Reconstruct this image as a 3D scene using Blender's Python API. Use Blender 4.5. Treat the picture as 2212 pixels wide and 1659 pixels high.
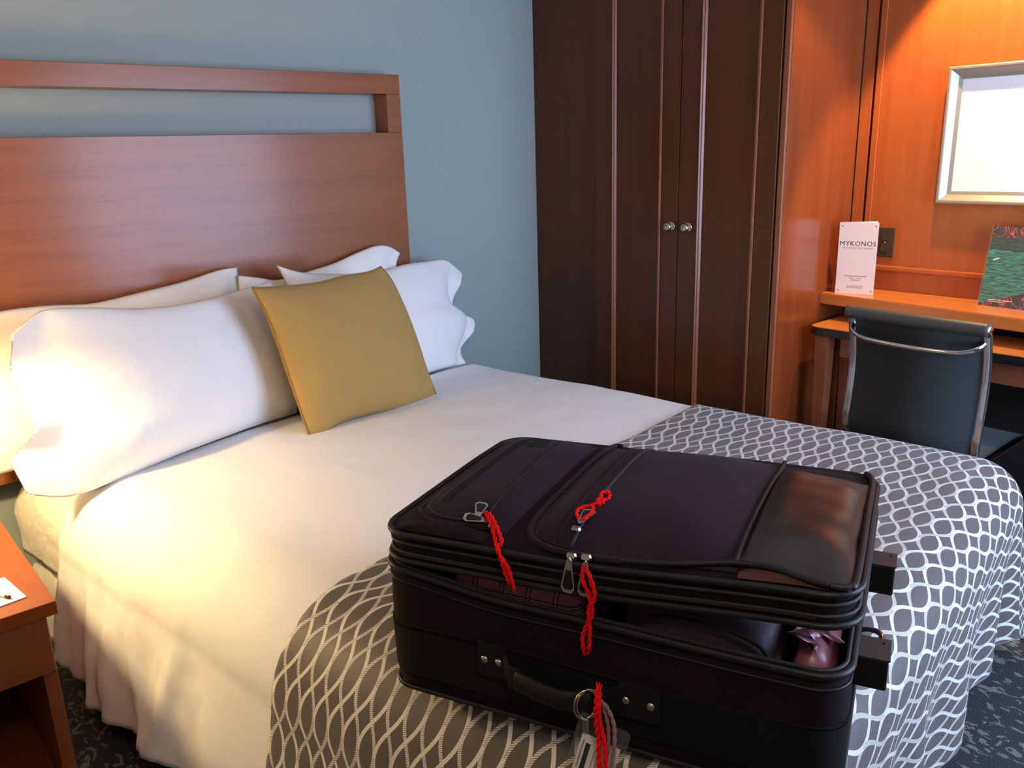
import bpy, bmesh, math, random
import numpy as np
from mathutils import Vector, Matrix, noise
random.seed(7)
SC = bpy.context.scene
for o in list(bpy.data.objects): bpy.data.objects.remove(o)
COL = SC.collection
R = math.radians

# ------------------------------------------------------------------ camera
cam_d = bpy.data.cameras.new('camera'); cam = bpy.data.objects.new('camera', cam_d); COL.objects.link(cam)
yaw, pitch, roll = 0.7115427, 0.27464962, -0.03131032
f = Vector((math.sin(yaw)*math.cos(pitch), math.cos(yaw)*math.cos(pitch), -math.sin(pitch)))
r = Vector((math.cos(yaw), -math.sin(yaw), 0)); u = r.cross(f)
r2 = r*math.cos(roll)+u*math.sin(roll); u2 = r2.cross(f)
mw = Matrix((r2, u2, -f)).transposed().to_4x4(); mw.translation = (0, 0, 1.45)
cam.matrix_world = mw
cam_d.sensor_width = 36; cam_d.lens = 36*1800/2212; cam_d.clip_start = 0.02
SC.camera = cam

# ------------------------------------------------------------------ world and light
world = bpy.data.worlds.new('sky'); SC.world = world; world.use_nodes = True
bg = world.node_tree.nodes['Background']; bg.inputs[0].default_value = (0.62, 0.78, 1.0, 1); bg.inputs[1].default_value = 1.0

def light(name, typ, loc, energy, color, rot=(0, 0, 0), **kw):
    d = bpy.data.lights.new(name, typ); d.energy = energy; d.color = color
    for k, v in kw.items(): setattr(d, k, v)
    o = bpy.data.objects.new(name, d); COL.objects.link(o); o.location = loc; o.rotation_euler = rot
    return o
# daylight through the window in the wall behind the foot of the bed (faces +Y)
light('window_daylight', 'AREA', (2.35, -0.70, 1.30), 60, (0.50, 0.66, 1.0), (R(90), 0, 0), shape='RECTANGLE', size=1.5, size_y=1.5)
# bedside lamp bulb, desk downlight, unseen warm fill added for general ambient light
light('bedside_bulb', 'POINT', (0.07, 2.25, 1.045), 33, (1.0, 0.73, 0.36), shadow_soft_size=0.035)
light('desk_downlight_bulb', 'SPOT', (2.97, 1.20, 2.285), 88, (1.0, 0.60, 0.27), (0, R(-12), 0), spot_size=R(69), spot_blend=0.32, shadow_soft_size=0.02)
light('ambient_fill', 'POINT', (0.2, -0.3, 2.2), 16, (1.0, 0.84, 0.66), shadow_soft_size=0.14)
SC.view_settings.view_transform = 'Standard'; SC.view_settings.look = 'None'
SC.view_settings.gamma = 1; SC.view_settings.use_curve_mapping = False
SC.view_settings.exposure = 0.5

# ------------------------------------------------------------------ node helpers
def new_mat(name):
    m = bpy.data.materials.new(name); m.use_nodes = True
    nt = m.node_tree; p = nt.nodes['Principled BSDF']
    return m, nt, p
def nd(nt, typ, **kw):
    n = nt.nodes.new(typ)
    for k, v in kw.items(): setattr(n, k, v)
    return n
def setp(p, **kw):
    for k, v in kw.items():
        k = k.replace('_', ' ')
        if k in p.inputs: p.inputs[k].default_value = v
def c4(c): return (c[0], c[1], c[2], 1)
def bump(nt, p, hsock, strength, dist):
    b = nd(nt, 'ShaderNodeBump'); b.inputs['Strength'].default_value = strength; b.inputs['Distance'].default_value = dist
    nt.links.new(hsock, b.inputs['Height']); nt.links.new(b.outputs[0], p.inputs['Normal'])
def plain(name, col, rough=0.5, metal=0, **kw):
    m, nt, p = new_mat(name)
    tc = nd(nt, 'ShaderNodeTexCoord'); n = nd(nt, 'ShaderNodeTexNoise'); n.inputs['Scale'].default_value = kw.pop('nscale', 40)
    nt.links.new(tc.outputs['Object'], n.inputs['Vector'])
    mx = nd(nt, 'ShaderNodeMixRGB'); v = kw.pop('var', 0.08)
    mx.inputs[1].default_value = c4([x*(1-v) for x in col]); mx.inputs[2].default_value = c4([min(1, x*(1+v)) for x in col])
    nt.links.new(n.outputs[0], mx.inputs[0]); nt.links.new(mx.outputs[0], p.inputs['Base Color'])
    setp(p, Roughness=rough, Metallic=metal, **kw)
    return m
def wood(name, ca, cb, axis='X', rough=0.35, coat=0.3, scale=1.0, spec=0.5, cr_=None):
    m, nt, p = new_mat(name)
    tc = nd(nt, 'ShaderNodeTexCoord'); mp = nd(nt, 'ShaderNodeMapping')
    s = {'X': (1.2, 22, 22), 'Y': (22, 1.2, 22), 'Z': (22, 22, 1.2)}[axis]
    mp.inputs['Scale'].default_value = [k*scale for k in s]
    nt.links.new(tc.outputs['Object'], mp.inputs[0])
    n1 = nd(nt, 'ShaderNodeTexNoise'); n1.inputs['Scale'].default_value = 1.0; n1.inputs['Detail'].default_value = 6; n1.inputs['Roughness'].default_value = 0.62
    nt.links.new(mp.outputs[0], n1.inputs['Vector'])
    n2 = nd(nt, 'ShaderNodeTexNoise'); n2.inputs['Scale'].default_value = 7.0; n2.inputs['Detail'].default_value = 3
    nt.links.new(mp.outputs[0], n2.inputs['Vector'])
    ad = nd(nt, 'ShaderNodeMath', operation='MULTIPLY_ADD'); ad.inputs[1].default_value = 0.3
    nt.links.new(n2.outputs[0], ad.inputs[0]); nt.links.new(n1.outputs[0], ad.inputs[2])
    cr = nd(nt, 'ShaderNodeValToRGB'); cr.color_ramp.elements[0].position = 0.25; cr.color_ramp.elements[1].position = 1.0
    cr.color_ramp.elements[0].color = c4(ca); cr.color_ramp.elements[1].color = c4(cb)
    nt.links.new(ad.outputs[0], cr.inputs[0]); nt.links.new(cr.outputs[0], p.inputs['Base Color'])
    setp(p, Roughness=rough); p.inputs['Coat Weight'].default_value = coat; p.inputs['Coat Roughness'].default_value = cr_ or rough*0.8
    p.inputs['Specular IOR Level'].default_value = spec
    bump(nt, p, n2.outputs[0], 0.04, 0.002)
    return m
def fabric(name, col, rough=0.9, weave=900, strength=0.15, sheen=0.2, var=0.05, crease=0.0, spec=0.25):
    m, nt, p = new_mat(name)
    tc = nd(nt, 'ShaderNodeTexCoord')
    n = nd(nt, 'ShaderNodeTexNoise'); n.inputs['Scale'].default_value = 14; n.inputs['Detail'].default_value = 5
    nt.links.new(tc.outputs['Object'], n.inputs['Vector'])
    mx = nd(nt, 'ShaderNodeMixRGB'); mx.inputs[1].default_value = c4([x*(1-var) for x in col]); mx.inputs[2].default_value = c4([min(1, x*(1+var)) for x in col])
    nt.links.new(n.outputs[0], mx.inputs[0]); nt.links.new(mx.outputs[0], p.inputs['Base Color'])
    w = nd(nt, 'ShaderNodeTexWave'); w.inputs['Scale'].default_value = weave/6.0; w.bands_direction = 'DIAGONAL'
    nt.links.new(tc.outputs['Object'], w.inputs['Vector'])
    setp(p, Roughness=rough); p.inputs['Sheen Weight'].default_value = sheen
    p.inputs['Specular IOR Level'].default_value = spec
    if crease > 0:
        n3 = nd(nt, 'ShaderNodeTexNoise'); n3.inputs['Scale'].default_value = 9; n3.inputs['Detail'].default_value = 4; n3.inputs['Distortion'].default_value = 1.2
        nt.links.new(tc.outputs['Object'], n3.inputs['Vector'])
        bump(nt, p, n3.outputs[0], crease, 0.02)
    else:
        bump(nt, p, w.outputs[0], strength, 0.0006)
    return m

M = {}
M['cherry'] = wood('cherry_wood', (0.185, 0.053, 0.014), (0.315, 0.102, 0.027), 'X', 0.50, 0.55, spec=0.25, cr_=0.20)
M['cherry_dark'] = wood('dark_cherry_wood', (0.054, 0.0155, 0.0038), (0.100, 0.031, 0.0075), 'Z', 0.38, 0.12, spec=0.35)
M['cherry_mold'] = wood('cherry_molding_wood', (0.20, 0.060, 0.026), (0.28, 0.090, 0.040), 'Z', 0.32, 0.3)
M['cherry_panel'] = wood('cherry_panel_wood', (0.33, 0.068, 0.012), (0.46, 0.115, 0.024), 'Z', 0.36, 0.2)
M['cherry_side'] = wood('cherry_side_wood', (0.16, 0.034, 0.009), (0.25, 0.058, 0.014), 'Z', 0.22, 0.5)
M['desk_top'] = wood('desk_laminate_wood', (0.48, 0.15, 0.03), (0.62, 0.22, 0.05), 'Y', 0.3, 0.4)
M['night_top'] = wood('nightstand_wood', (0.165, 0.030, 0.003), (0.25, 0.052, 0.006), 'X', 0.5, 0.04, spec=0.2)
M['night_body'] = wood('nightstand_body_wood', (0.15, 0.035, 0.012), (0.24, 0.06, 0.02), 'X', 0.4, 0.2)
M['blue'] = plain('blue_wall_paint', (0.315, 0.375, 0.355), 0.75, nscale=220, var=0.04)
M['ceil'] = plain('ceiling_paint', (0.62, 0.60, 0.56), 0.9)
M['cream'] = plain('cream_wall_paint', (0.42, 0.40, 0.36), 0.85)
M['white_cloth'] = fabric('white_cotton', (0.80, 0.79, 0.78), 0.92, 1200, 0.1, 0.1, 0.01, crease=0.10)
M['pillow_cloth'] = fabric('white_pillow_cotton', (0.82, 0.81, 0.79), 0.92, 1200, 0.1, 0.1, 0.01, crease=0.16)
M['sheet_cloth'] = fabric('cream_sheet_cotton', (0.72, 0.68, 0.58), 0.92, 1200, 0.1, 0.1, 0.02, crease=0.5)
M['mustard'] = fabric('mustard_twill', (0.40, 0.245, 0.070), 0.85, 1600, 0.3, 0.15, 0.03)
M['mustard_pipe'] = fabric('mustard_piping', (0.33, 0.17, 0.03), 0.8, 1600, 0.3, 0.1)
M['nylon'] = fabric('plum_black_nylon', (0.0100, 0.0038, 0.0070), 0.75, 3000, 0.3, 0.03, 0.08, spec=0.10)
M['nylon_top'] = fabric('plum_nylon_twill', (0.0155, 0.0070, 0.0150), 0.72, 2600, 0.4, 0.05, 0.08, spec=0.16)
M['gusset'] = fabric('brown_nylon', (0.06, 0.018, 0.010), 0.7, 2600, 0.3, 0.1, 0.08)
M['webbing'] = fabric('black_webbing', (0.0055, 0.0065, 0.0055), 0.8, 4000, 0.5, 0.03, spec=0.10)
M['liner'] = plain('dark_lining', (0.008, 0.007, 0.009), 0.8)
M['zip_tape'] = plain('zipper_tape', (0.012, 0.012, 0.011), 0.6)
M['piping'] = plain('rubber_piping', (0.008, 0.0085, 0.0085), 0.46, nscale=90, Specular_IOR_Level=0.35)
M['leather'] = plain('black_leather', (0.022, 0.018, 0.014), 0.36, nscale=300, var=0.2, Coat_Weight=0.12, Coat_Roughness=0.3)
M['rubber'] = plain('black_rubber', (0.0075, 0.007, 0.0065), 0.55, Specular_IOR_Level=0.3)
M['plastic_grey'] = plain('dark_grey_plastic', (0.035, 0.033, 0.032), 0.5)
M['satin_steel'] = plain('satin_nickel', (0.62, 0.58, 0.50), 0.28, 1.0)
M['chrome'] = plain('polished_chrome', (0.66, 0.67, 0.70), 0.10, 1.0, var=0.02)
M['silver_frame'] = plain('silver_frame_paint', (0.30, 0.30, 0.25), 0.35, 0.35, var=0.02)
M['mat_board'] = plain('white_mat_board', (0.88, 0.87, 0.84), 0.8, var=0.01)
M['red_yarn'] = fabric('red_yarn_wool', (0.92, 0.004, 0.006), 1.0, 9000, 0.4, 0.0, 0.05)
M['pink_cord'] = fabric('pink_cord_cotton', (0.50, 0.25, 0.27), 0.85, 5000, 1.0, 0.2)
M['cube'] = fabric('purple_nylon', (0.032, 0.016, 0.030), 0.45, 3000, 0.3, 0.3, 0.1)
M['satin'] = plain('mauve_satin', (0.26, 0.085, 0.11), 0.35, nscale=8, var=0.3)
M['chair_mesh'] = fabric('charcoal_mesh', (0.022, 0.028, 0.030), 0.6, 5000, 0.4, 0.1, 0.1)
M['chair_vinyl'] = plain('charcoal_vinyl', (0.045, 0.050, 0.048), 0.42)
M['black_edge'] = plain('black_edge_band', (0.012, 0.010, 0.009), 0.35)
M['outlet'] = plain('brown_outlet_plastic', (0.055, 0.040, 0.022), 0.35)
M['paper'] = plain('white_paper', (0.82, 0.80, 0.77), 0.7, var=0.01)
M['menu_paper'] = plain('menu_card_paper', (0.72, 0.60, 0.52), 0.6, var=0.02)
M['ink'] = plain('black_ink', (0.035, 0.022, 0.02), 0.7)
M['ink_grey'] = plain('grey_ink', (0.28, 0.20, 0.18), 0.7)
M['maroon'] = plain('maroon_plastic', (0.12, 0.01, 0.01), 0.4)
M['knob'] = plain('brushed_nickel_knob', (0.55, 0.50, 0.40), 0.25, 1.0)
def shade_mat():
    m, nt, p = new_mat('linen_lamp_shade'); setp(p, Roughness=0.9); p.inputs['Base Color'].default_value = (0.8, 0.72, 0.58, 1)
    t = nd(nt, 'ShaderNodeBsdfTranslucent'); t.inputs[0].default_value = (0.9, 0.78, 0.6, 1); a = nd(nt, 'ShaderNodeMixShader'); a.inputs[0].default_value = 0.55
    nt.links.new(p.outputs[0], a.inputs[1]); nt.links.new(t.outputs[0], a.inputs[2]); nt.links.new(a.outputs[0], nt.nodes['Material Output'].inputs[0]); return m
M['shade'] = shade_mat()

def glass(name, col, alpha=0.15, rough=0.05):
    m, nt, p = new_mat(name); setp(p, Roughness=rough, Alpha=alpha); p.inputs['Base Color'].default_value = c4(col)
    return m
M['vinyl_clear'] = glass('clear_vinyl', (0.3, 0.3, 0.28), 0.12, 0.12)
M['pane'] = glass('window_glass', (0.9, 0.95, 1), 0.06, 0.02)

def carpet():
    m, nt, p = new_mat('patterned_carpet')
    tc = nd(nt, 'ShaderNodeTexCoord')
    mp = nd(nt, 'ShaderNodeMapping'); mp.inputs['Scale'].default_value = (1.0, 0.55, 1); mp.inputs['Rotation'].default_value = (0, 0, 0.35)
    nt.links.new(tc.outputs['Object'], mp.inputs[0])
    n = nd(nt, 'ShaderNodeTexNoise'); n.inputs['Scale'].default_value = 30; n.inputs['Detail'].default_value = 2.5; n.inputs['Distortion'].default_value = 1.6
    nt.links.new(mp.outputs[0], n.inputs['Vector'])
    cr = nd(nt, 'ShaderNodeValToRGB'); e = cr.color_ramp.elements
    e[0].position = 0.56; e[0].color = (0.042, 0.045, 0.052, 1); e[1].position = 0.60; e[1].color = (0.24, 0.24, 0.21, 1)
    nt.links.new(n.outputs[0], cr.inputs[0])
    n2 = nd(nt, 'ShaderNodeTexNoise'); n2.inputs['Scale'].default_value = 260; nt.links.new(tc.outputs['Object'], n2.inputs['Vector'])
    mx = nd(nt, 'ShaderNodeMixRGB', blend_type='MULTIPLY'); mx.inputs[0].default_value = 0.7
    nt.links.new(cr.outputs[0], mx.inputs[1]); nt.links.new(n2.outputs[0], mx.inputs[2]); nt.links.new(mx.outputs[0], p.inputs['Base Color'])
    setp(p, Roughness=0.95); bump(nt, p, n2.outputs[0], 0.8, 0.006)
    return m
M['carpet'] = carpet()

def rope_pattern():
    """woven coverlet: pairs of wavy cords (one plain, one striped) that cross and touch; UV are metres of cloth"""
    m, nt, p = new_mat('wavy_cord_jacquard'); L = nt.links
    P, WL, A, W = 0.0435, 0.210, 0.482, 0.0077
    uv = nd(nt, 'ShaderNodeUVMap'); sep = nd(nt, 'ShaderNodeSeparateXYZ'); L.new(uv.outputs[0], sep.inputs[0])
    def mth(op, a, b=None, c=None):
        n = nd(nt, 'ShaderNodeMath', operation=op)
        for i, x in enumerate((a, b, c)):
            if x is None: continue
            if isinstance(x, (int, float)): n.inputs[i].default_value = x
            else: L.new(x, n.inputs[i])
        return n.outputs[0]
    xs = mth('DIVIDE', sep.outputs[0], P); th = mth('MULTIPLY', sep.outputs[1], 2*math.pi/WL)
    si = mth('SINE', th); co = mth('COSINE', th)
    # slightly squared wave
    s3 = mth('MULTIPLY', mth('MULTIPLY', si, si), si)
    wv = mth('MULTIPLY', mth('SUBTRACT', mth('MULTIPLY', si, 1.12), mth('MULTIPLY', s3, 0.12)), A)
    slope = mth('MULTIPLY', co, A*P*2*math.pi/WL)
    norm = mth('SQRT', mth('ADD', mth('MULTIPLY', slope, slope), 1.0))
    def dist(sign):
        q = mth('SUBTRACT', xs, mth('MULTIPLY', wv, sign))
        d = mth('ABSOLUTE', mth('SUBTRACT', mth('FRACT', q), 0.5))   # 0 at rope centre (shifted by .5)
        return mth('DIVIDE', mth('MULTIPLY', d, P), norm)
    d1 = dist(1.0); d2 = dist(-1.0)
    m1 = mth('LESS_THAN', d1, W/2); m2 = mth('LESS_THAN', d2, W/2)
    st = mth('FRACT', mth('DIVIDE', mth('ADD', sep.outputs[1], mth('MULTIPLY', sep.outputs[0], 0.55)), 0.0036))
    stripe = mth('GREATER_THAN', st, 0.30)
    s2 = mth('MULTIPLY', m2, stripe)
    over = mth('GREATER_THAN', co, 0.0)            # striped cord passes over the plain one
    # if over: where m2 use s2 else m1 ; else: where m1 use m1 else s2
    A1 = mth('ADD', mth('MULTIPLY', m2, s2), mth('MULTIPLY', mth('SUBTRACT', 1.0, m2), m1))
    A2 = mth('MAXIMUM', m1, s2)
    res = mth('ADD', mth('MULTIPLY', over, A1), mth('MULTIPLY', mth('SUBTRACT', 1.0, over), A2))
    tc = nd(nt, 'ShaderNodeTexCoord'); no = nd(nt, 'ShaderNodeTexNoise'); no.inputs['Scale'].default_value = 600; L.new(uv.outputs[0], no.inputs['Vector'])
    base = nd(nt, 'ShaderNodeMixRGB'); base.inputs[1].default_value = (0.064, 0.053, 0.050, 1); base.inputs[2].default_value = (0.094, 0.079, 0.076, 1); L.new(no.outputs[0], base.inputs[0])
    mx = nd(nt, 'ShaderNodeMixRGB'); L.new(res, mx.inputs[0]); L.new(base.outputs[0], mx.inputs[1]); mx.inputs[2].default_value = (0.66, 0.64, 0.56, 1)
    L.new(mx.outputs[0], p.inputs['Base Color'])
    setp(p, Roughness=0.55); p.inputs['Sheen Weight'].default_value = 0.25; p.inputs['Specular IOR Level'].default_value = 0.4
    h = mth('MULTIPLY_ADD', res, 0.6, mth('MULTIPLY', no.outputs[0], 0.15)); bump(nt, p, h, 0.35, 0.001)
    return m
M['rope'] = rope_pattern()

def plaid():
    m, nt, p = new_mat('mauve_checked_cotton'); L = nt.links
    tc = nd(nt, 'ShaderNodeTexCoord'); sep = nd(nt, 'ShaderNodeSeparateXYZ'); L.new(tc.outputs['Object'], sep.inputs[0])
    def mth(op, a, b):
        n = nd(nt, 'ShaderNodeMath', operation=op)
        for i, x in enumerate((a, b)):
            if isinstance(x, (int, float)): n.inputs[i].default_value = x
            else: L.new(x, n.inputs[i])
        return n.outputs[0]
    def lines(s, per):
        fr = mth('FRACT', mth('DIVIDE', s, per), 0)
        a = mth('LESS_THAN', mth('ABSOLUTE', mth('SUBTRACT', fr, 0.45), 0), 0.022); b = mth('LESS_THAN', mth('ABSOLUTE', mth('SUBTRACT', fr, 0.60), 0), 0.022)
        return mth('MAXIMUM', a, b)
    ln = mth('MAXIMUM', lines(sep.outputs[0], 0.045), lines(sep.outputs[2], 0.034))
    mx = nd(nt, 'ShaderNodeMixRGB'); L.new(ln, mx.inputs[0]); mx.inputs[1].default_value = (0.34, 0.13, 0.17, 1); mx.inputs[2].default_value = (0.012, 0.008, 0.012, 1)
    L.new(mx.outputs[0], p.inputs['Base Color']); setp(p, Roughness=0.8)
    return m
M['plaid'] = plaid()

def net_print():
    """cover photograph: green fishing net heaped on dark ground, orange cords, lilac rope"""
    m, nt, p = new_mat('magazine_cover_print'); L = nt.links
    uv = nd(nt, 'ShaderNodeUVMap')
    sep = nd(nt, 'ShaderNodeSeparateXYZ'); L.new(uv.outputs[0], sep.inputs[0])
    def mth(op, a, b=0):
        n = nd(nt, 'ShaderNodeMath', operation=op)
        for i, x in enumerate((a, b)):
            if isinstance(x, (int, float)): n.inputs[i].default_value = x
            else: L.new(x, n.inputs[i])
        return n.outputs[0]
    def noise_n(scale, detail, dist, sx=1, sy=1, rot=0):
        mp = nd(nt, 'ShaderNodeMapping'); mp.inputs['Scale'].default_value = (sx, sy, 1); mp.inputs['Rotation'].default_value = (0, 0, rot); L.new(uv.outputs[0], mp.inputs[0])
        n = nd(nt, 'ShaderNodeTexNoise'); n.inputs['Scale'].default_value = scale; n.inputs['Detail'].default_value = detail; n.inputs['Distortion'].default_value = dist
        L.new(mp.outputs[0], n.inputs['Vector']); return n.outputs[0]
    fib = noise_n(9, 6, 0.6, 1, 7, -0.35)
    cr = nd(nt, 'ShaderNodeValToRGB'); e = cr.color_ramp.elements
    e[0].position = 0.36; e[0].color = (0.001, 0.018, 0.014, 1); e[1].position = 0.66; e[1].color = (0.02, 0.42, 0.30, 1)
    q = e.new(0.47); q.color = (0.004, 0.16, 0.11, 1); L.new(fib, cr.inputs[0])
    dark = nd(nt, 'ShaderNodeValToRGB'); e = dark.color_ramp.elements
    e[0].position = 0.4; e[0].color = (0.004, 0.006, 0.008, 1); e[1].position = 0.7; e[1].color = (0.06, 0.02, 0.06, 1); L.new(noise_n(6, 3, 0.5), dark.inputs[0])
    top = mth('ADD', sep.outputs[1], mth('MULTIPLY', mth('SUBTRACT', noise_n(3, 2, 0), 0.5), 0.1))
    bot = mth('SUBTRACT', sep.outputs[1], mth('MULTIPLY', sep.outputs[0], 0.35))
    inside = mth('MULTIPLY', mth('LESS_THAN', top, 0.86), mth('GREATER_THAN', bot, 0.02))
    sh_ = nd(nt, 'ShaderNodeMixRGB', blend_type='MULTIPLY'); L.new(mth('GREATER_THAN', top, 0.70), sh_.inputs[0]); L.new(cr.outputs[0], sh_.inputs[1]); sh_.inputs[2].default_value = (0.18, 0.22, 0.25, 1)
    mx = nd(nt, 'ShaderNodeMixRGB'); L.new(inside, mx.inputs[0]); L.new(dark.outputs[0], mx.inputs[1]); L.new(sh_.outputs[0], mx.inputs[2])
    cord = mth('LESS_THAN', mth('ABSOLUTE', mth('SUBTRACT', noise_n(4.5, 1, 1.5), 0.5)), 0.022)
    c2 = mth('MULTIPLY', cord, mth('SUBTRACT', 1.0, inside))
    m2 = nd(nt, 'ShaderNodeMixRGB'); L.new(c2, m2.inputs[0]); L.new(mx.outputs[0], m2.inputs[1]); m2.inputs[2].default_value = (0.75, 0.05, 0.02, 1)
    lil = mth('MULTIPLY', mth('LESS_THAN', mth('ABSOLUTE', mth('SUBTRACT', noise_n(7, 2, 2.0, 1.3), 0.47)), 0.03), mth('LESS_THAN', bot, -0.08))
    m3 = nd(nt, 'ShaderNodeMixRGB'); L.new(lil, m3.inputs[0]); L.new(m2.outputs[0], m3.inputs[1]); m3.inputs[2].default_value = (0.16, 0.14, 0.32, 1)
    L.new(m3.outputs[0], p.inputs['Base Color']); setp(p, Roughness=0.35)
    return m
M['net'] = net_print()

# ------------------------------------------------------------------ mesh helpers
def link(o, parent=None, loc=None):
    COL.objects.link(o)
    if parent is not None: o.parent = parent
    if loc is not None: o.location = loc
    return o
def mobj(name, verts, faces, mat, parent=None, origin=None, smooth=False, uvs=None):
    if origin is not None: verts = [(v[0]-origin[0], v[1]-origin[1], v[2]-origin[2]) for v in verts]
    me = bpy.data.meshes.new(name); me.from_pydata([tuple(v) for v in verts], [], faces)
    if mat is not None: me.materials.append(mat)
    if smooth: me.polygons.foreach_set('use_smooth', [True]*len(me.polygons))
    if uvs is not None:
        l = me.uv_layers.new(name='UVMap')
        for i, lp in enumerate(me.loops): l.data[i].uv = uvs[lp.vertex_index]
    me.update()
    o = bpy.data.objects.new(name, me); link(o, parent)
    if origin is not None: o.location = origin
    return o
def bmobj(name, bm, mat, parent=None, origin=None, smooth=False, autosmooth=None):
    if origin is not None: bmesh.ops.translate(bm, verts=bm.verts, vec=-Vector(origin))
    me = bpy.data.meshes.new(name); bm.to_mesh(me); bm.free()
    if mat is not None: me.materials.append(mat)
    if smooth: me.polygons.foreach_set('use_smooth', [True]*len(me.polygons))
    o = bpy.data.objects.new(name, me); link(o, parent)
    if origin is not None: o.location = origin
    return o
def add_box(bm, x0, x1, y0, y1, z0, z1, bev=0.0, seg=2):
    vs = [bm.verts.new(p) for p in ((x0,y0,z0),(x1,y0,z0),(x1,y1,z0),(x0,y1,z0),(x0,y0,z1),(x1,y0,z1),(x1,y1,z1),(x0,y1,z1))]
    fs = [bm.faces.new([vs[i] for i in q]) for q in ((3,2,1,0),(4,5,6,7),(0,1,5,4),(1,2,6,5),(2,3,7,6),(3,0,4,7))]
    if bev > 0:
        es = list({e for f_ in fs for e in f_.edges})
        bmesh.ops.bevel(bm, geom=es, offset=bev, segments=seg, affect='EDGES', profile=0.5)
def box(name, x0, x1, y0, y1, z0, z1, mat, parent=None, bev=0.002, origin=None):
    bm = bmesh.new(); add_box(bm, min(x0,x1), max(x0,x1), min(y0,y1), max(y0,y1), min(z0,z1), max(z0,z1), bev)
    return bmobj(name, bm, mat, parent, origin)
def prism(name, pts, z0, z1, mat, parent=None, bev=0.0, origin=None, smooth=False):
    bm = bmesh.new(); b = [bm.verts.new((p[0], p[1], z0)) for p in pts]; t = [bm.verts.new((p[0], p[1], z1)) for p in pts]
    n = len(pts); bm.faces.new(b[::-1]); bm.faces.new(t)
    for i in range(n): bm.faces.new((b[i], b[(i+1) % n], t[(i+1) % n], t[i]))
    bmesh.ops.recalc_face_normals(bm, faces=bm.faces)
    if bev > 0: bmesh.ops.bevel(bm, geom=[e for e in bm.edges if abs(e.verts[0].co.z-e.verts[1].co.z) < 1e-6], offset=bev, segments=2, affect='EDGES')
    return bmobj(name, bm, mat, parent, origin, smooth)
def catmull(pts, n=8, closed=False):
    P = [Vector(p) for p in pts]; out = []; N = len(P)
    rng = range(N if closed else N-1)
    for i in rng:
        p0 = P[(i-1) % N] if closed or i > 0 else P[0]; p1 = P[i]; p2 = P[(i+1) % N]; p3 = P[(i+2) % N] if closed or i+2 < N else P[-1]
        for k in range(n):
            t = k/n
            out.append(0.5*((2*p1)+(p2-p0)*t+(2*p0-5*p1+4*p2-p3)*t*t+(3*p1-p0-3*p2+p3)*t**3))
    if not closed: out.append(P[-1].copy())
    return out
def tube_geo(path, rad, seg=8, closed=False, flat=None, up=None, cap=True):
    """sweep; rad number or list; flat=(a,b) ellipse scale"""
    P = [Vector(p) for p in path]; N = len(P); verts = []; faces = []
    T = []
    for i in range(N):
        a = P[(i-1) % N] if closed or i > 0 else P[i]; b = P[(i+1) % N] if closed or i < N-1 else P[i]
        t = (b-a); T.append(t.normalized() if t.length > 1e-9 else Vector((0, 0, 1)))
    ref = Vector(up) if up else (Vector((0, 0, 1)) if abs(T[0].z) < 0.9 else Vector((1, 0, 0)))
    n = (ref-T[0]*ref.dot(T[0])).normalized()
    for i in range(N):
        if up: n = Vector(up)
        n = (n-T[i]*n.dot(T[i]))
        n = n.normalized() if n.length > 1e-6 else T[i].orthogonal().normalized()
        b = T[i].cross(n); rr = rad[i] if isinstance(rad, (list, tuple)) else rad
        fa, fb = flat if flat else (1, 1)
        for k in range(seg):
            a = 2*math.pi*k/seg
            verts.append(P[i]+n*(math.cos(a)*rr*fa)+b*(math.sin(a)*rr*fb))
    for i in range(N if closed else N-1):
        j = (i+1) % N
        for k in range(seg):
            l = (k+1) % seg
            faces.append((i*seg+k, i*seg+l, j*seg+l, j*seg+k))
    if not closed and cap:
        faces.append(tuple(range(seg))[::-1]); faces.append(tuple((N-1)*seg+k for k in range(seg)))
    return verts, faces
def tube(name, path, rad, mat, parent=None, seg=8, closed=False, flat=None, up=None, origin=None, smooth=True):
    v, fc = tube_geo(path, rad, seg, closed, flat, up)
    return mobj(name, v, fc, mat, parent, origin, smooth)
def join_geo(parts):
    V = []; F = []
    for v, fc in parts:
        n = len(V); V += list(v); F += [tuple(i+n for i in q) for q in fc]
    return V, F
def lathe(name, prof, mat, parent=None, axis='Z', loc=(0, 0, 0), seg=28, smooth=True):
    V = []; F = []; n = len(prof)
    for k in range(seg):
        a = 2*math.pi*k/seg
        for rr, h in prof:
            c = (rr*math.cos(a), rr*math.sin(a), h)
            if axis == 'X': c = (h, c[0], c[1])
            V.append((c[0]+loc[0], c[1]+loc[1], c[2]+loc[2]))
    for k in range(seg):
        l = (k+1) % seg
        for i in range(n-1): F.append((k*n+i, l*n+i, l*n+i+1, k*n+i+1))
    return mobj(name, V, F, mat, parent, None, smooth)
def rrect(x0, x1, y0, y1, rad, seg=6):
    rs = rad if isinstance(rad, (list, tuple)) else [rad]*4; pts = []
    for (cx, cy, a0, rr) in ((x1-rs[0], y0+rs[0], -90, rs[0]), (x1-rs[1], y1-rs[1], 0, rs[1]), (x0+rs[2], y1-rs[2], 90, rs[2]), (x0+rs[3], y0+rs[3], 180, rs[3])):
        for k in range(seg+1):
            a = R(a0+90*k/seg); pts.append((cx+rr*math.cos(a), cy+rr*math.sin(a)))
    return pts
def tag(o, label, cat, group=None, kind=None):
    o['label'] = label; o['category'] = cat
    if group: o['group'] = group
    if kind: o['kind'] = kind
    return o
def empty(name, loc, rz=0):
    o = bpy.data.objects.new(name, None); o.empty_display_size = 0.05; COL.objects.link(o); o.location = loc; o.rotation_euler = (0, 0, rz); return o
def struct(o): o['kind'] = 'structure'; return o
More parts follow.
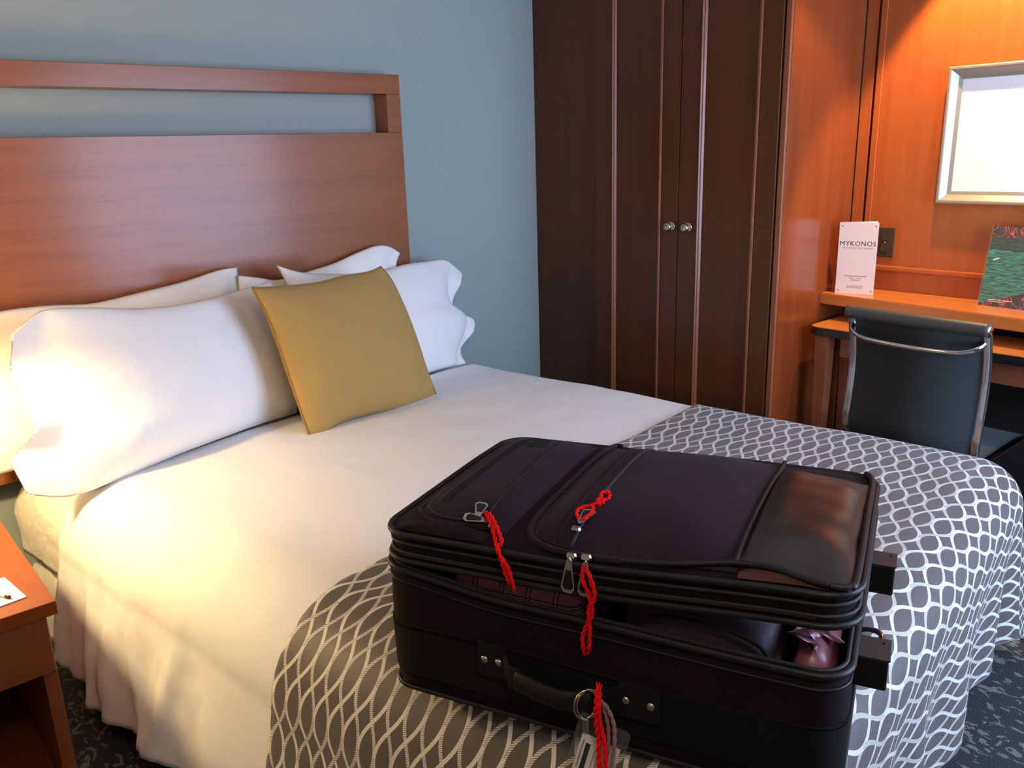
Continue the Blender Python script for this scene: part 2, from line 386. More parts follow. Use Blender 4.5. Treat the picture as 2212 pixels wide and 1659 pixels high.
def text(name, s, size, mat, parent, matrix, align='CENTER', extrude=0.0002, bold=0.0, spacing=1.0):
    c = bpy.data.curves.new(name, 'FONT'); c.body = s; c.size = size; c.align_x = align; c.extrude = extrude; c.offset = bold; c.space_character = spacing; c.resolution_u = 3
    t = bpy.data.objects.new(name, c); COL.objects.link(t)
    bpy.context.view_layer.update()
    me = bpy.data.meshes.new_from_object(t.evaluated_get(bpy.context.evaluated_depsgraph_get()))
    bpy.data.objects.remove(t); me.name = name
    me.materials.clear(); me.materials.append(mat); me.transform(matrix)
    o = bpy.data.objects.new(name, me); link(o, parent); return o

# ------------------------------------------------------------------ room
X0, X1, Y0, Y1, ZC = -1.35, 3.24, -0.72, 2.94, 2.5
floor = box('floor', X0-0.1, X1+0.1, Y0-0.1, Y1+0.1, -0.1, 0, M['carpet'], bev=0, origin=(0, 0, 0)); struct(floor)
struct(box('ceiling', X0-0.1, X1+0.1, Y0-0.1, Y1+0.1, ZC, ZC+0.1, M['ceil'], bev=0))
struct(box('wall_head', X0-0.1, X1+0.1, Y1, Y1+0.1, 0, ZC, M['blue'], bev=0))
struct(box('wall_left', X0-0.1, X0, Y0, Y1, 0, ZC, M['cream'], bev=0))
wr = struct(box('wall_right', X1, X1+0.1, Y0, Y1, 0, ZC, M['blue'], bev=0))
# rear wall with the window opening
bm = bmesh.new(); wx0, wx1, wz0, wz1 = 1.58, 3.12, 0.58, 2.12
add_box(bm, X0-0.1, wx0, Y0-0.1, Y0, 0, ZC); add_box(bm, wx1, X1+0.1, Y0-0.1, Y0, 0, ZC)
add_box(bm, wx0, wx1, Y0-0.1, Y0, 0, wz0); add_box(bm, wx0, wx1, Y0-0.1, Y0, wz1, ZC)
struct(bmobj('wall_rear', bm, M['cream']))
win = empty('window_1', ((wx0+wx1)/2, Y0-0.05, wz0)); struct(win)
bm = bmesh.new(); cxw = (wx1-wx0)/2; hw = wz1-wz0
for a, b, c_, d_ in ((-cxw, -cxw+0.05, 0, hw), (cxw-0.05, cxw, 0, hw), (-cxw+0.05, cxw-0.05, 0, 0.05), (-cxw+0.05, cxw-0.05, hw-0.05, hw), (-0.02, 0.02, 0.05, hw-0.05)):
    add_box(bm, a, b, -0.03, 0.03, c_, d_, 0.003)
bmobj('window_frame', bm, M['mat_board'], win)
struct(box('baseboard_head', X0, 2.70, Y1-0.012, Y1, 0.0, 0.09, M['cherry_dark'], bev=0.002))
# wood panelling of the desk alcove (planks on the right-hand wall)
XW = 3.222
for (ya, yb, dx, nm) in ((1.60, 1.645, 0.0, 'wall_panel'), (1.565, 1.588, 0.006, 'wall_stile'), (-0.30, 1.565, 0.0, 'wall_panel')):
    box(nm, XW-dx, X1, ya, yb, 0.0, ZC-0.001, M['cherry_panel'], wr, bev=0.0015)
box('wall_groove', X1-0.006, X1, 1.588, 1.60, 0, ZC-0.001, M['cherry_dark'], wr, bev=0)
box('wall_shade_sheet', XW-0.004, XW, -0.28, 1.64, 0.0, 0.822, M['black_edge'], wr, bev=0)  # black sheet standing in for shade on the wall below the shelf
tr = box('trim_1', XW-0.017, XW, -0.28, 1.645, 0.952, 0.972, M['cherry_panel'], bev=0.005); struct(tr)

# ------------------------------------------------------------------ headboard
hb = empty('headboard', (1.0, 2.89, 0.5)); tag(hb, 'tall reddish cherry wood headboard with a long horizontal slot, on the blue wall', 'headboard')
hx0, hx1, hy0, hy1 = -0.55, 1.93, 2.85, 2.938
def hbx(nm, xa, xb, za, zb): 
    return box(nm, xa, xb, hy0, hy1, za, zb, M['cherry'], hb, bev=0.0015, origin=None)
for o_ in (hbx('panel', hx0, hx1, 0.50, 1.526), hbx('top_rail', hx0, hx1, 1.668, 1.739), hbx('end_stile', 1.867, hx1, 1.526, 1.668), hbx('end_stile', hx0, hx0+0.063, 1.526, 1.668)):
    o_.matrix_parent_inverse = Matrix.Translation(-Vector(hb.location))

# ------------------------------------------------------------------ bed (turned 8 degrees from the wall)
TH = R(8); CT, ST = math.cos(TH), math.sin(TH)
def BW(u_, v_, z): return (u_*CT-v_*ST, u_*ST+v_*CT, z)
ZT = 0.590
UI0, UI1, VI0, VI1 = 0.95, 2.42, 0.455, 3.2
def nz(x, y, z=0.0): return noise.noise(Vector((x, y, z)))
def sm(t): t = max(0.0, min(1.0, t)); return t*t*(3-2*t)
def cloth(a, b, off):
    """flat cloth coordinates (a across, b along) -> bed coordinates draped over the mattress"""
    ex = UI0-a if a < UI0 else (a-UI1 if a > UI1 else 0.0); sx = -1 if a < UI0 else 1
    ey = VI0-b if b < VI0 else 0.0
    d = math.hypot(ex, ey); uc = min(max(a, UI0), UI1); vc = max(b, VI0)
    rad = 0.20 if sx < 0 else 0.12
    if ey > 0 and ex > 0: w = math.atan2(ey, ex)/(math.pi/2); rad = rad*(1-w)+0.12*w
    elif ey > 0: rad = 0.12
    if d > 0: dx, dy = sx*ex/d, -ey/d
    else: dx = dy = 0.0
    q = rad*math.pi/2
    if d < q:
        an = d/rad; out = rad*math.sin(an); dn = rad*(1-math.cos(an))
    else:
        t = d-q; fl_ = 0.22 if ey == 0 else (0.02 if ex == 0 else 0.12); out = rad+fl_*t; dn = rad+0.985*t
    # folds in the hanging part
    hang = sm((dn-0.10)/0.32)
    if d > 0:
        s_ = vc if ex > 0 and ey == 0 else (uc if ex == 0 else vc+math.atan2(ey, ex)*0.3)
        fold = 0.011*math.sin(s_*19+1.3*math.sin(s_*7))+0.016*nz(s_*4.5, dn*0.9, 3.1)
        if ey > 0 and ex == 0: fold = 0.018*math.sin(s_*24+2.0*math.sin(s_*5)+dn*2.0)+0.012*nz(s_*9, dn, 7)-0.006
        if sx < 0 and ey == 0:
            for (b0, k, wd, am) in ((2.13, -0.30, 0.035, 0.030), (2.02, -0.20, 0.03, 0.018), (1.90, -0.42, 0.025, 0.016), (1.72, 0.25, 0.03, 0.012), (2.25, -0.1, 0.03, 0.012)):
                fold += am*math.exp(-((b-b0-k*(dn-0.3))/wd)**2)
            fold += 0.012*nz(b*14, dn*5, 9)*sm((b-1.5)/0.3)+0.006*nz(b*34, dn*14, 2)*sm((b-1.4)/0.3)+0.010*nz(b*9+dn*4, dn*3-b*3, 12)*sm((b-1.3)/0.3)
        out += fold*hang
    z = ZT-dn+off*math.cos(min(d/max(rad, 1e-3), math.pi/2))
    out2 = out+off*math.sin(min(d/max(rad, 1e-3), math.pi/2))
    uu = uc+dx*out2; vv = vc+dy*out2
    z += 0.010*(1-hang)*nz(uc*2.1, vc*2.1, 1.0) + 0.0035*(1-hang)*nz(uc*7, vc*7, 4.0) + 0.0007*(1-hang)*nz(uc*24, vc*11, 8)
    if b > 2.2: z += 0.0
    return uu, vv, max(z, 0.012)
def cloth_mesh(name, a0, a1, b0, b1, step, off, mat, thick, origin, dmax=None, edge_fn=None):
    na = int((a1-a0)/step); nb = int((b1-b0)/step); V = []; UV = []; keep = []
    for i in range(na+1):
        for j in range(nb+1):
            a = a0+(a1-a0)*i/na; b = b0+(b1-b0)*j/nb
            if edge_fn: a, b = edge_fn(a, b)
            x, y, z = cloth(a, b, off); V.append(BW(x, y, z)); UV.append((b, a))
            ex = max(UI0-a, a-UI1, 0); ey = max(VI0-b, 0); keep.append(math.hypot(ex, ey))
    F = []
    for i in range(na):
        for j in range(nb):
            q = (i*(nb+1)+j, (i+1)*(nb+1)+j, (i+1)*(nb+1)+j+1, i*(nb+1)+j+1)
            if dmax and max(keep[k] for k in q) > dmax: continue
            F.append(q)
    used = sorted({k for q in F for k in q}); mp = {k: i for i, k in enumerate(used)}
    o = mobj(name, [V[k] for k in used], [tuple(mp[k] for k in q) for q in F], mat, None, origin, True, [UV[k] for k in used])
    s = o.modifiers.new('thickness', 'SOLIDIFY'); s.thickness = thick; s.offset = -1
    return o

# mattress, sheet and box base
OB = BW(1.6, 1.6, 0)
def rbox(name, u0, u1_, v0, v1, z0, z1, rad, mat, n=40, wr_=0.0, seed=0):
    """rounded slab with wrinkles, in bed coordinates"""
    V = []; F = []
    ring = rrect(u0, u1_, v0, v1, rad, 8); dense = []
    for i in range(len(ring)):
        p, q = ring[i], ring[(i+1) % len(ring)]; L_ = math.hypot(q[0]-p[0], q[1]-p[1]); k = max(1, int(L_/0.03))
        for t in range(k): dense.append((p[0]+(q[0]-p[0])*t/k, p[1]+(q[1]-p[1])*t/k))
    cu, cv = (u0+u1_)/2, (v0+v1)/2; er = 0.10
    prof = [(0, z0)]+[(0, z0+(z1-er-z0)*k/8) for k in range(1, 9)]+[(er*(1-math.cos(R(a))), z1-er+er*math.sin(R(a))) for a in (22, 45, 68, 90)]+[(0.25, z1), (0.5, z1)]
    for ins, z in prof:
        for p in dense:
            dx, dy = cu-p[0], cv-p[1]; L_ = math.hypot(dx, dy)
            k = ins+wr_*nz(p[1]*9+p[0]*4, z*16, seed)+wr_*0.6*nz(p[1]*24, z*30, seed+4)
            uu_ = p[0]+dx/L_*k; vv_ = p[1]+dy/L_*k; vh = (2.83-uu_*ST)/CT; vv_ = v0+(vv_-v0)*(vh-v0)/(v1-v0)
            V.append(BW(uu_, vv_, z))
    n_ = len(dense)
    for i in range(len(prof)-1):
        for k in range(n_): l = (k+1) % n_; F.append((i*n_+k, i*n_+l, (i+1)*n_+l, (i+1)*n_+k))
    F.append(tuple((len(prof)-1)*n_+k for k in range(n_))); F.append(tuple(range(n_))[::-1])
    return mobj(name, V, F, mat, None, OB, True)
mt = rbox('mattress', 0.765, 2.44, 0.46, 2.66, 0.30, 0.530, 0.06, M['sheet_cloth'], wr_=0.007, seed=2)
tag(mt, 'mattress in a wrinkled cream sheet, showing beside the left pillows above the nightstand', 'mattress')
bb = rbox('box_spring', 0.775, 2.44, 0.44, 2.66, 0.0, 0.296, 0.05, M['sheet_cloth'], wr_=0.006, seed=5)
tag(bb, 'cream fabric box spring on the floor under the mattress', 'box spring')

def duvet_edge(a, b):
    if b > 2.05 and a < UI0:   # hem a little longer beside the nightstand
        pass
    return a, b
dv = cloth_mesh('duvet', UI0-0.615, UI1+0.54, 0.36, 2.36, 0.0125, 0.0, M['white_cloth'], 0.016, OB, edge_fn=duvet_edge)
tag(dv, 'plain white duvet spread over the bed between the pillows and the patterned coverlet', 'duvet')
rn = cloth_mesh('bed_runner', UI0-0.60, UI1+0.54, VI0-0.56, 1.31, 0.0125, 0.010, M['rope'], 0.004, OB, dmax=0.615)
tag(rn, 'taupe coverlet with interlaced white wavy cords, across the foot of the bed', 'coverlet')

# ------------------------------------------------------------------ pillows
def polyat(P, t):
    P = [Vector(p) for p in P]; L_ = [0]
    for i in range(1, len(P)): L_.append(L_[-1]+(P[i]-P[i-1]).length)
    return P, L_
def curve_fn(pts):
    P = catmull(pts, 6); L_ = [0]
    for i in range(1, len(P)): L_.append(L_[-1]+(P[i]-P[i-1]).length)
    def fn(t):
        d = max(0, min(1, t))*L_[-1]; j = 0
        while j < len(P)-2 and L_[j+1] < d: j += 1
        return P[j].lerp(P[j+1], (d-L_[j])/max(1e-9, L_[j+1]-L_[j]))
    return fn
def pillow(name, c, T, mat, label, cat='pillow', group=None, n=40, flange=None, seed=0, wr_=0.006, pipe=None, e=0.5, sag=0.0):
    """c = outline curves L (up), B (to the right), Rr (up), T (to the right) of the seam; T thickness"""
    fl_, fb, fr, ft = curve_fn(c['L']), curve_fn(c['B']), curve_fn(c['R']), curve_fn(c['T'])
    bl, br, tl, tr_ = fl_(0), fr(0), fl_(1), fr(1)
    nrm = ((br-bl).cross(tl-bl)).normalized()
    if nrm.y > 0: nrm = -nrm
    ex_ = (br-bl).normalized()
    def mid(s, t):
        a = (s+1)/2; b = (t+1)/2
        p = fb(a)*(1-b)+ft(a)*b+fl_(b)*(1-a)+fr(b)*a-(bl*(1-a)*(1-b)+br*a*(1-b)+tl*(1-a)*b+tr_*a*b)
        if flange:
            fs, amp, lim = flange
            k = max(0.0, (s*fs-lim)/(1-lim))
            p = p+nrm*(amp*k*(math.sin(t*6.0+seed)+0.5*math.sin(t*11+seed*2)))
        return p
    def th(s, t):
        if flange:
            fs, amp, lim = flange; ss = s*fs
            ss = ss/(lim+0.04) if ss > 0 else ss
            ss = max(-1, min(1, ss)); A_ = max(0, 1-abs(ss)**2.4)
        else: A_ = 1-abs(s)**2.4
        return T*0.5*(A_**e*max(1-abs(t)**2.4, 0)**e*(1-sag*t*0.4))+0.002*(1-s*s)*(1-t*t)
    V = []; F = []; idx = {}
    cs = [math.sin(math.pi/2*(2*i/n-1))*0.6+(2*i/n-1)*0.4 for i in range(n+1)]
    mids = [[mid(s, t) for t in cs] for s in cs]
    for side in (1, -1):
        for i in range(n+1):
            for j in range(n+1):
                if side == -1 and (i in (0, n) or j in (0, n)): idx[(side, i, j)] = idx[(1, i, j)]; continue
                s, t = cs[i], cs[j]; p = mids[i][j]; h = th(s, t)
                w = wr_*(nz(s*2.2+seed, t*2.2, seed)+0.35*nz(s*7, t*3.0+seed, seed+3))*(1 if side == 1 else 0.5)
                for (a, b) in ((-1, -1), (1, -1), (-1, 1), (1, 1)):   # creases running in from the corners
                    dc = math.hypot((s-a), (t-b)*0.7); an = math.atan2((t-b)*0.7, s-a)
                    w += wr_*0.8*math.sin(an*8+seed)*math.exp(-dc*3.2)*min(1, dc*4)
                # short puckers along the bottom seam
                w += wr_*0.7*math.sin(s*23+seed*3+nz(s*4, seed)*4)*math.exp(-(t+1)*5.0)*min(1, (t+1)*6)*max(0, nz(s*2.5+9, seed))*2
                idx[(side, i, j)] = len(V); V.append(p+nrm*(side*h+w*min(1, h/0.012)))
    for side in (1, -1):
        for i in range(n):
            for j in range(n):
                q = [idx[(side, i, j)], idx[(side, i+1, j)], idx[(side, i+1, j+1)], idx[(side, i, j+1)]]
                F.append(tuple(q) if side == 1 else tuple(q[::-1]))
    org = tuple((bl+br)/2)
    o = mobj(name, V, F, mat, None, org, True)
    bmx = bmesh.new(); bmx.from_mesh(o.data); bmesh.ops.recalc_face_normals(bmx, faces=bmx.faces); bmx.to_mesh(o.data); bmx.free()
    tag(o, label, cat, group)
    if pipe:
        path = [V[idx[(1, i, 0)]] for i in range(n)]+[V[idx[(1, n, j)]] for j in range(n)]+[V[idx[(1, i, n)]] for i in range(n, 0, -1)]+[V[idx[(1, 0, j)]] for j in range(n, 0, -1)]
        path = [Vector(p)-Vector(org)+nrm*0.002 for p in path]
        tube('piping', path, 0.0030, pipe, o, 6, closed=True)
    return o
PC = M['pillow_cloth']; PG = 'white bed pillows against the headboard'
pillow('pillow', dict(L=[(0.283, 2.647, 0.60), (0.292, 2.682, 0.846), (0.328, 2.72, 1.044)], B=[(0.283, 2.647, 0.60), (0.605, 2.688, 0.60), (1.04, 2.747, 0.604)], R=[(1.04, 2.747, 0.604), (1.128, 2.775, 0.812), (1.175, 2.79, 0.95), (1.180, 2.81, 1.084)],
       T=[(0.328, 2.72, 1.044), (0.439, 2.736, 1.049), (0.562, 2.752, 1.046), (0.692, 2.768, 1.032), (0.839, 2.791, 1.043), (0.99, 2.80, 1.060), (1.11, 2.81, 1.082), (1.180, 2.81, 1.084)]), 0.10, PC,
       'white pillow leaning on the headboard behind the large left front pillow', group=PG, flange=(1, 0.004, 0.88), seed=1.0)
pillow('pillow', dict(L=[(1.125, 2.739, 0.60), (1.149, 2.765, 0.812), (1.172, 2.792, 1.06)], B=[(1.125, 2.739, 0.60), (1.441, 2.763, 0.60), (1.889, 2.795, 0.60)], R=[(1.889, 2.795, 0.60), (1.85, 2.80, 0.796), (1.818, 2.805, 0.947), (1.835, 2.81, 1.021), (1.862, 2.812, 1.064)],
       T=[(1.172, 2.792, 1.06), (1.251, 2.796, 1.041), (1.321, 2.799, 1.024), (1.418, 2.80, 1.037), (1.551, 2.805, 1.057), (1.655, 2.81, 1.085), (1.75, 2.813, 1.104), (1.81, 2.813, 1.095), (1.862, 2.812, 1.064)]), 0.085, PC,
       'white pillow furthest right against the headboard, its corner standing up behind the right front pillow', group=PG, flange=(1, 0.006, 0.84), seed=4.0)
pillow('pillow', dict(L=[(0.353, 2.354, 0.626), (0.347, 2.367, 0.712), (0.403, 2.394, 0.779), (0.4, 2.404, 0.841), (0.39, 2.415, 0.929), (0.394, 2.433, 1.029)],
       B=[(0.353, 2.354, 0.626), (0.455, 2.375, 0.582), (0.565, 2.407, 0.578), (0.672, 2.438, 0.585), (0.809, 2.479, 0.591), (1.013, 2.537, 0.593), (1.247, 2.602, 0.583)],
       R=[(1.247, 2.602, 0.583), (1.262, 2.62, 0.666), (1.261, 2.641, 0.796), (1.241, 2.657, 0.927), (1.243, 2.678, 1.043)],
       T=[(0.394, 2.433, 1.029), (0.452, 2.455, 1.06), (0.503, 2.472, 1.077), (0.624, 2.504, 1.061), (0.756, 2.537, 1.035), (0.906, 2.578, 1.024), (1.076, 2.627, 1.029), (1.243, 2.678, 1.043)]), 0.19, PC,
       'large white pillow at the left front, its open end lit by the bedside lamp', group=PG, flange=(-1, 0.013, 0.70), seed=2.0, sag=0.6, wr_=0.009)
pillow('pillow', dict(L=[(1.427, 2.604, 0.575), (1.383, 2.655, 0.771), (1.335, 2.7, 0.958), (1.287, 2.729, 1.088)], B=[(1.427, 2.604, 0.575), (1.653, 2.641, 0.587), (1.872, 2.672, 0.593), (2.072, 2.697, 0.588)],
       R=[(2.072, 2.697, 0.588), (2.077, 2.712, 0.642), (2.165, 2.745, 0.748), (2.092, 2.752, 0.798), (2.092, 2.77, 0.873), (2.15, 2.79, 0.949)],
       T=[(1.287, 2.729, 1.088), (1.38, 2.731, 1.051), (1.534, 2.744, 1.025), (1.705, 2.763, 1.01), (1.861, 2.78, 1.023), (1.973, 2.79, 1.021), (2.075, 2.80, 1.014), (2.15, 2.79, 0.949)]), 0.17, PC,
       'white pillow at the right front, partly hidden by the mustard cushion', group=PG, flange=(1, 0.014, 0.82), seed=3.0, sag=0.6, wr_=0.008)
pillow('cushion', dict(L=[(1.147, 2.326, 0.59), (1.133, 2.349, 0.686), (1.121, 2.375, 0.789), (1.099, 2.413, 0.943), (1.063, 2.439, 1.065)], B=[(1.147, 2.326, 0.59), (1.213, 2.334, 0.586), (1.274, 2.349, 0.602), (1.401, 2.369, 0.598), (1.545, 2.388, 0.585), (1.711, 2.415, 0.587)],
       R=[(1.711, 2.415, 0.587), (1.701, 2.426, 0.632), (1.682, 2.452, 0.741), (1.656, 2.487, 0.886), (1.62, 2.513, 1.006), (1.581, 2.523, 1.065)], T=[(1.063, 2.439, 1.065), (1.154, 2.451, 1.055), (1.294, 2.472, 1.047), (1.41, 2.492, 1.054), (1.52, 2.51, 1.054), (1.581, 2.523, 1.065)]), 0.15, M['mustard'],
       'square mustard yellow cushion with piped seam leaning on the white pillows', 'cushion', seed=6.0, pipe=M['mustard_pipe'], wr_=0.003, e=0.55)

# ------------------------------------------------------------------ wardrobe
XF = 2.712; YB = 1.645
wd = empty('wardrobe', (XF, 2.3, 0)); tag(wd, 'dark cherry built-in wardrobe with two moulded doors and round knobs', 'wardrobe')
wd_inv = Matrix.Translation(-Vector(wd.location))
def W(o): o.matrix_parent_inverse = wd_inv; return o
DK = M['cherry_dark']
W(box('filler_panel', XF+0.010, XF+0.03, 2.548, 2.938, 0.0, ZC-0.002, DK, wd, bev=0.001))
W(box('carcass', XF+0.03, 3.215, YB+0.0215, 2.938, 0.0, ZC-0.002, DK, wd, bev=0.001))
W(box('side_panel', XF+0.012, 3.215, YB, YB+0.0205, 0.0, ZC-0.002, M['cherry_side'], wd, bev=0.001))
W(box('corner_post', XF-0.004, XF+0.011, YB, YB+0.022, 0.0, ZC-0.002, M['cherry_mold'], wd, bev=0.003))
W(box('plinth', XF+0.012, XF+0.029, YB+0.024, 2.546, 0.0, 0.08, DK, wd, bev=0.001))
def door(ya, yb, sL, sR, kn_y, lab):
    """ya > yb; stiles sL (at ya side) and sR wide; recessed centre panel with moulding strips"""
    z0, z1 = 0.085, 2.40; x0, x1 = XF-0.010, XF+0.009
    bm = bmesh.new()
    add_box(bm, x0, x1, ya-sL, ya, z0, z1, 0.002); add_box(bm, x0, x1, yb, yb+sR, z0, z1, 0.002)
    add_box(bm, x0, x1, yb+sR, ya-sL, z1-0.10, z1, 0.002); add_box(bm, x0, x1, yb+sR, ya-sL, z0, z0+0.12, 0.002)
    d = W(bmobj('door', bm, DK, wd))
    box('door_panel', x0+0.009, x1, yb+sR, ya-sL, z0+0.12, z1-0.10, DK, d, bev=0)
    for (yc, sg) in ((ya-sL, -1), (yb+sR, 1)):
        pr = [(0.0, 0), (-0.005, 0.0015*sg), (-0.006, 0.005*sg), (-0.002, 0.008*sg), (-0.001, 0.013*sg), (0.006, 0.018*sg), (0.008, 0.018*sg)]
        V = [(x0+p[0], yc+p[1], z) for z in (z0+0.12, z1-0.10) for p in pr]; n = len(pr)
        F = [(i, i+1, n+i+1, n+i) for i in range(n-1)]
        mobj('molding_strip', V, F, M['cherry_mold'], d)
    kp = [(0.0001, -0.032), (0.009, -0.0315), (0.015, -0.028), (0.0178, -0.023), (0.0178, -0.019), (0.012, -0.016), (0.008, -0.014), (0.0065, -0.008), (0.010, -0.004), (0.0185, -0.003), (0.020, 0.0)]
    k = lathe('knob', kp, M['knob'], d, 'X', (x0, kn_y, 1.132))
    return d
door(2.540, 2.098, 0.095, 0.085, 2.131, '')
door(2.094, 1.672, 0.090, 0.078, 2.047, '')

# ------------------------------------------------------------------ wall shelf and desk
ZS = 0.875
sh = prism('wall_shelf', [(3.022, YB-0.001), (2.957, 0.904), (2.87, -0.10), (XW-0.001, -0.10), (XW-0.001, YB-0.001)], ZS-0.043, ZS, M['desk_top'], bev=0.003, origin=(3.1, 0.9, ZS-0.043))
tag(sh, 'narrow glossy cherry shelf above the desk, holding the menu card and magazine', 'shelf')
dk = empty('desk', (3.03, 0.9, 0)); tag(dk, 'cherry desk with black rounded edge and tapered legs, under the shelf', 'desk')
dk_inv = Matrix.Translation(-Vector(dk.location))
def D(o): o.matrix_parent_inverse = dk_inv; return o
ZD = 0.772
top_pts = rrect(2.872, 3.14, 0.02, 1.602, [0.012, 0.012, 0.035, 0.035], 5)
D(prism('edge_band', rrect(2.869, 3.143, 0.017, 1.605, [0.012, 0.012, 0.038, 0.038], 5), ZD-0.032, ZD-0.002, M['black_edge'], dk, bev=0.006))
D(prism('desktop', top_pts, ZD-0.0015, ZD+0.0015, M['desk_top'], dk, bev=0.0))
D(box('apron', 2.93, 2.95, 0.12, 1.50, ZD-0.115, ZD-0.0325, M['cherry_mold'], dk))
D(box('apron', 3.10, 3.12, 0.12, 1.50, ZD-0.115, ZD-0.0325, M['cherry_mold'], dk))
for (lx, ly) in ((2.885, 1.525), (2.885, 0.06), (3.08, 1.525), (3.08, 0.06)):
    bm = bmesh.new(); add_box(bm, lx, lx+0.055, ly, ly+0.055, 0.0, ZD-0.0325, 0.003)
    for v in bm.verts:
        k = 1-0.38*(1-v.co.z/ZD); v.co.x = lx+0.0275+(v.co.x-lx-0.0275)*k; v.co.y = ly+0.0275+(v.co.y-ly-0.0275)*k
    D(bmobj('leg', bm, M['cherry_mold'], dk))

# outlet
ot = empty('outlet', (XW, 1.50, 1.06)); tag(ot, 'dark brown double wall socket plate on the wood panel beside the menu card', 'outlet')
box('cover_plate', -0.006, 0, -0.037, 0.037, -0.056, 0.056, M['outlet'], ot, bev=0.003)
for dz in (0.021, -0.021):
    V = rrect(-0.0165, 0.0165, -0.0145, 0.0145, 0.009, 4)
    s_ = mobj('socket', [(-0.0085, p[0], p[1]+dz) for p in V]+[(-0.006, p[0], p[1]+dz) for p in V], [tuple(range(len(V)))]+[(i, (i+1) % len(V), len(V)+(i+1) % len(V), len(V)+i) for i in range(len(V))], M['outlet'], ot)
    bm = bmesh.new()
    for dy in (-0.006, 0.006): add_box(bm, -0.0090, -0.0084, dy-0.001, dy+0.001, dz, dz+0.008)
    add_box(bm, -0.0090, -0.0084, -0.002, 0.002, dz-0.009, dz-0.005)
    bmobj('slot', bm, M['satin_steel'], s_)
lathe('screw', [(0.0001, -0.0075), (0.003, -0.007), (0.0035, -0.006)], M['satin_steel'], ot, 'X', (0, 0, 0), 10)

# picture frame
pf = empty('picture_frame', (XW, 1.0, 1.447)); tag(pf, 'wide silver frame with sloping inner edge around a white sheet, hung above the shelf', 'picture')
hw_, hh_ = 0.315, 0.232
def frame_ring(prof):
    V = []; F = []; n = len(prof)
    for (sy, sz) in ((1, 1), (-1, 1), (-1, -1), (1, -1)):
        for (ins, x) in prof: V.append((x, sy*(hw_-ins), sz*(hh_-ins)))
    for k in range(4):
        l = (k+1) % 4
        for i in range(n-1): F.append((k*n+i, l*n+i, l*n+i+1, k*n+i+1))
    return V, F
V, F = frame_ring([(0, 0.0), (0, -0.034), (0.003, -0.036), (0.009, -0.036), (0.012, -0.034), (0.020, -0.026), (0.030, -0.017), (0.042, -0.012), (0.042, -0.004)])
mobj('frame_molding', V, F, M['silver_frame'], pf)
box('mat_board', -0.008, -0.002, -hw_+0.041, hw_-0.041, -hh_+0.041, hh_-0.041, M['mat_board'], pf, bev=0)

# menu card (tent card on the shelf)
mc = empty('menu_card', (3.074, 1.535, ZS)); tag(mc, 'folded cream restaurant menu card with black lettering standing on the shelf', 'menu card')
dirv = (Vector((3.094, 1.469, 0))-Vector((3.054, 1.602, 0))); wv_ = dirv.length; dirv.normalize(); ang = math.atan2(dirv.y, dirv.x)
mc.rotation_euler = (0, 0, ang)
def leaf(name, ang_, h=0.270, par=None, m_=None):
    bm = bmesh.new(); add_box(bm, 0, wv_, -0.0006, 0.0006, 0.0, h, 0)
    bmesh.ops.rotate(bm, verts=bm.verts, cent=(0, 0, 0), matrix=Matrix.Rotation(ang_, 3, 'Z'))
    bmesh.ops.translate(bm, verts=bm.verts, vec=(-wv_/2, 0, 0)); return bmobj(name, bm, m_ or M['menu_paper'], mc)
fl = leaf('front_leaf', 0); leaf('back_leaf', R(26))
mfront = Matrix.Rotation(R(90), 4, 'X')
def mtext(s, size, z, mat, bold=0, sp=1.0, nm='lettering'):
    return text(nm, s, size, mat, fl, Matrix.Translation((0, -0.00078, z))@mfront, bold=bold, spacing=sp, extrude=0.0001)
mtext('MYKONOS', 0.0248, 0.183, M['ink'], 0.0, 1.10)
mtext('RESTAURANT AND LOUNGE', 0.0074, 0.172, M['ink_grey'], 0, 1.18)
mtext('ROOM SERVICE AVAILABLE', 0.0068, 0.066, M['ink_grey'], 0.0001); mtext('5:00pm - 10:00pm', 0.0062, 0.058, M['ink_grey']); mtext('EVERYDAY', 0.0064, 0.050, M['ink_grey'], 0.0001)
for sx in (-1, 1):
    for zz, sz in ((0.010, 1), (0.258, -1)):
        x_ = sx*(wv_/2-0.008)
        mobj('corner_mark', [(x_, -0.0008, zz), (x_-sx*0.006, -0.0008, zz), (x_, -0.0008, zz+sz*0.006)], [(0, 1, 2)], M['ink'], fl)
for k in range(3): box('small_print', -0.030, 0.030, -0.0009, -0.0006, 0.030-0.004*k, 0.0312-0.004*k, M['menu_paper'] if k < 0 else M['pink_cord'], fl, bev=0)

# magazine in acrylic stand
mg = empty('magazine', (3.115, 1.00, ZS), 0); tag(mg, 'glossy magazine with green fishing net cover photo standing on the shelf', 'magazine')
mg.rotation_euler = (0, R(10), R(-6))
mw_, mh_ = 0.215, 0.275
V = [(0, mw_/2, 0), (0, -mw_/2, 0), (0, -mw_/2, mh_), (0, mw_/2, mh_)]
V = V+[(0.008, v[1], v[2]) for v in V]
UVs = [(0, 0), (0.78, 0), (0.78, 1), (0, 1)]*2
ck = mobj('cover', V, [(0, 1, 2, 3), (7, 6, 5, 4), (0, 4, 5, 1), (1, 5, 6, 2), (2, 6, 7, 3), (3, 7, 4, 0)], M['net'], mg, uvs=UVs)
bm = bmesh.new(); add_box(bm, -0.0035, -0.0015, -mw_/2-0.004, mw_/2+0.004, -0.0, mh_*0.995, 0.0005); bmobj('acrylic_sleeve', bm, M['vinyl_clear'], mg)
for k, w_ in enumerate((0.10, 0.062)): box('print_line', -0.0010, -0.0003, mw_/2-0.03-w_*0.8, mw_/2-0.03, 0.022-0.006*k, 0.0245-0.006*k, M['paper'], ck, bev=0)
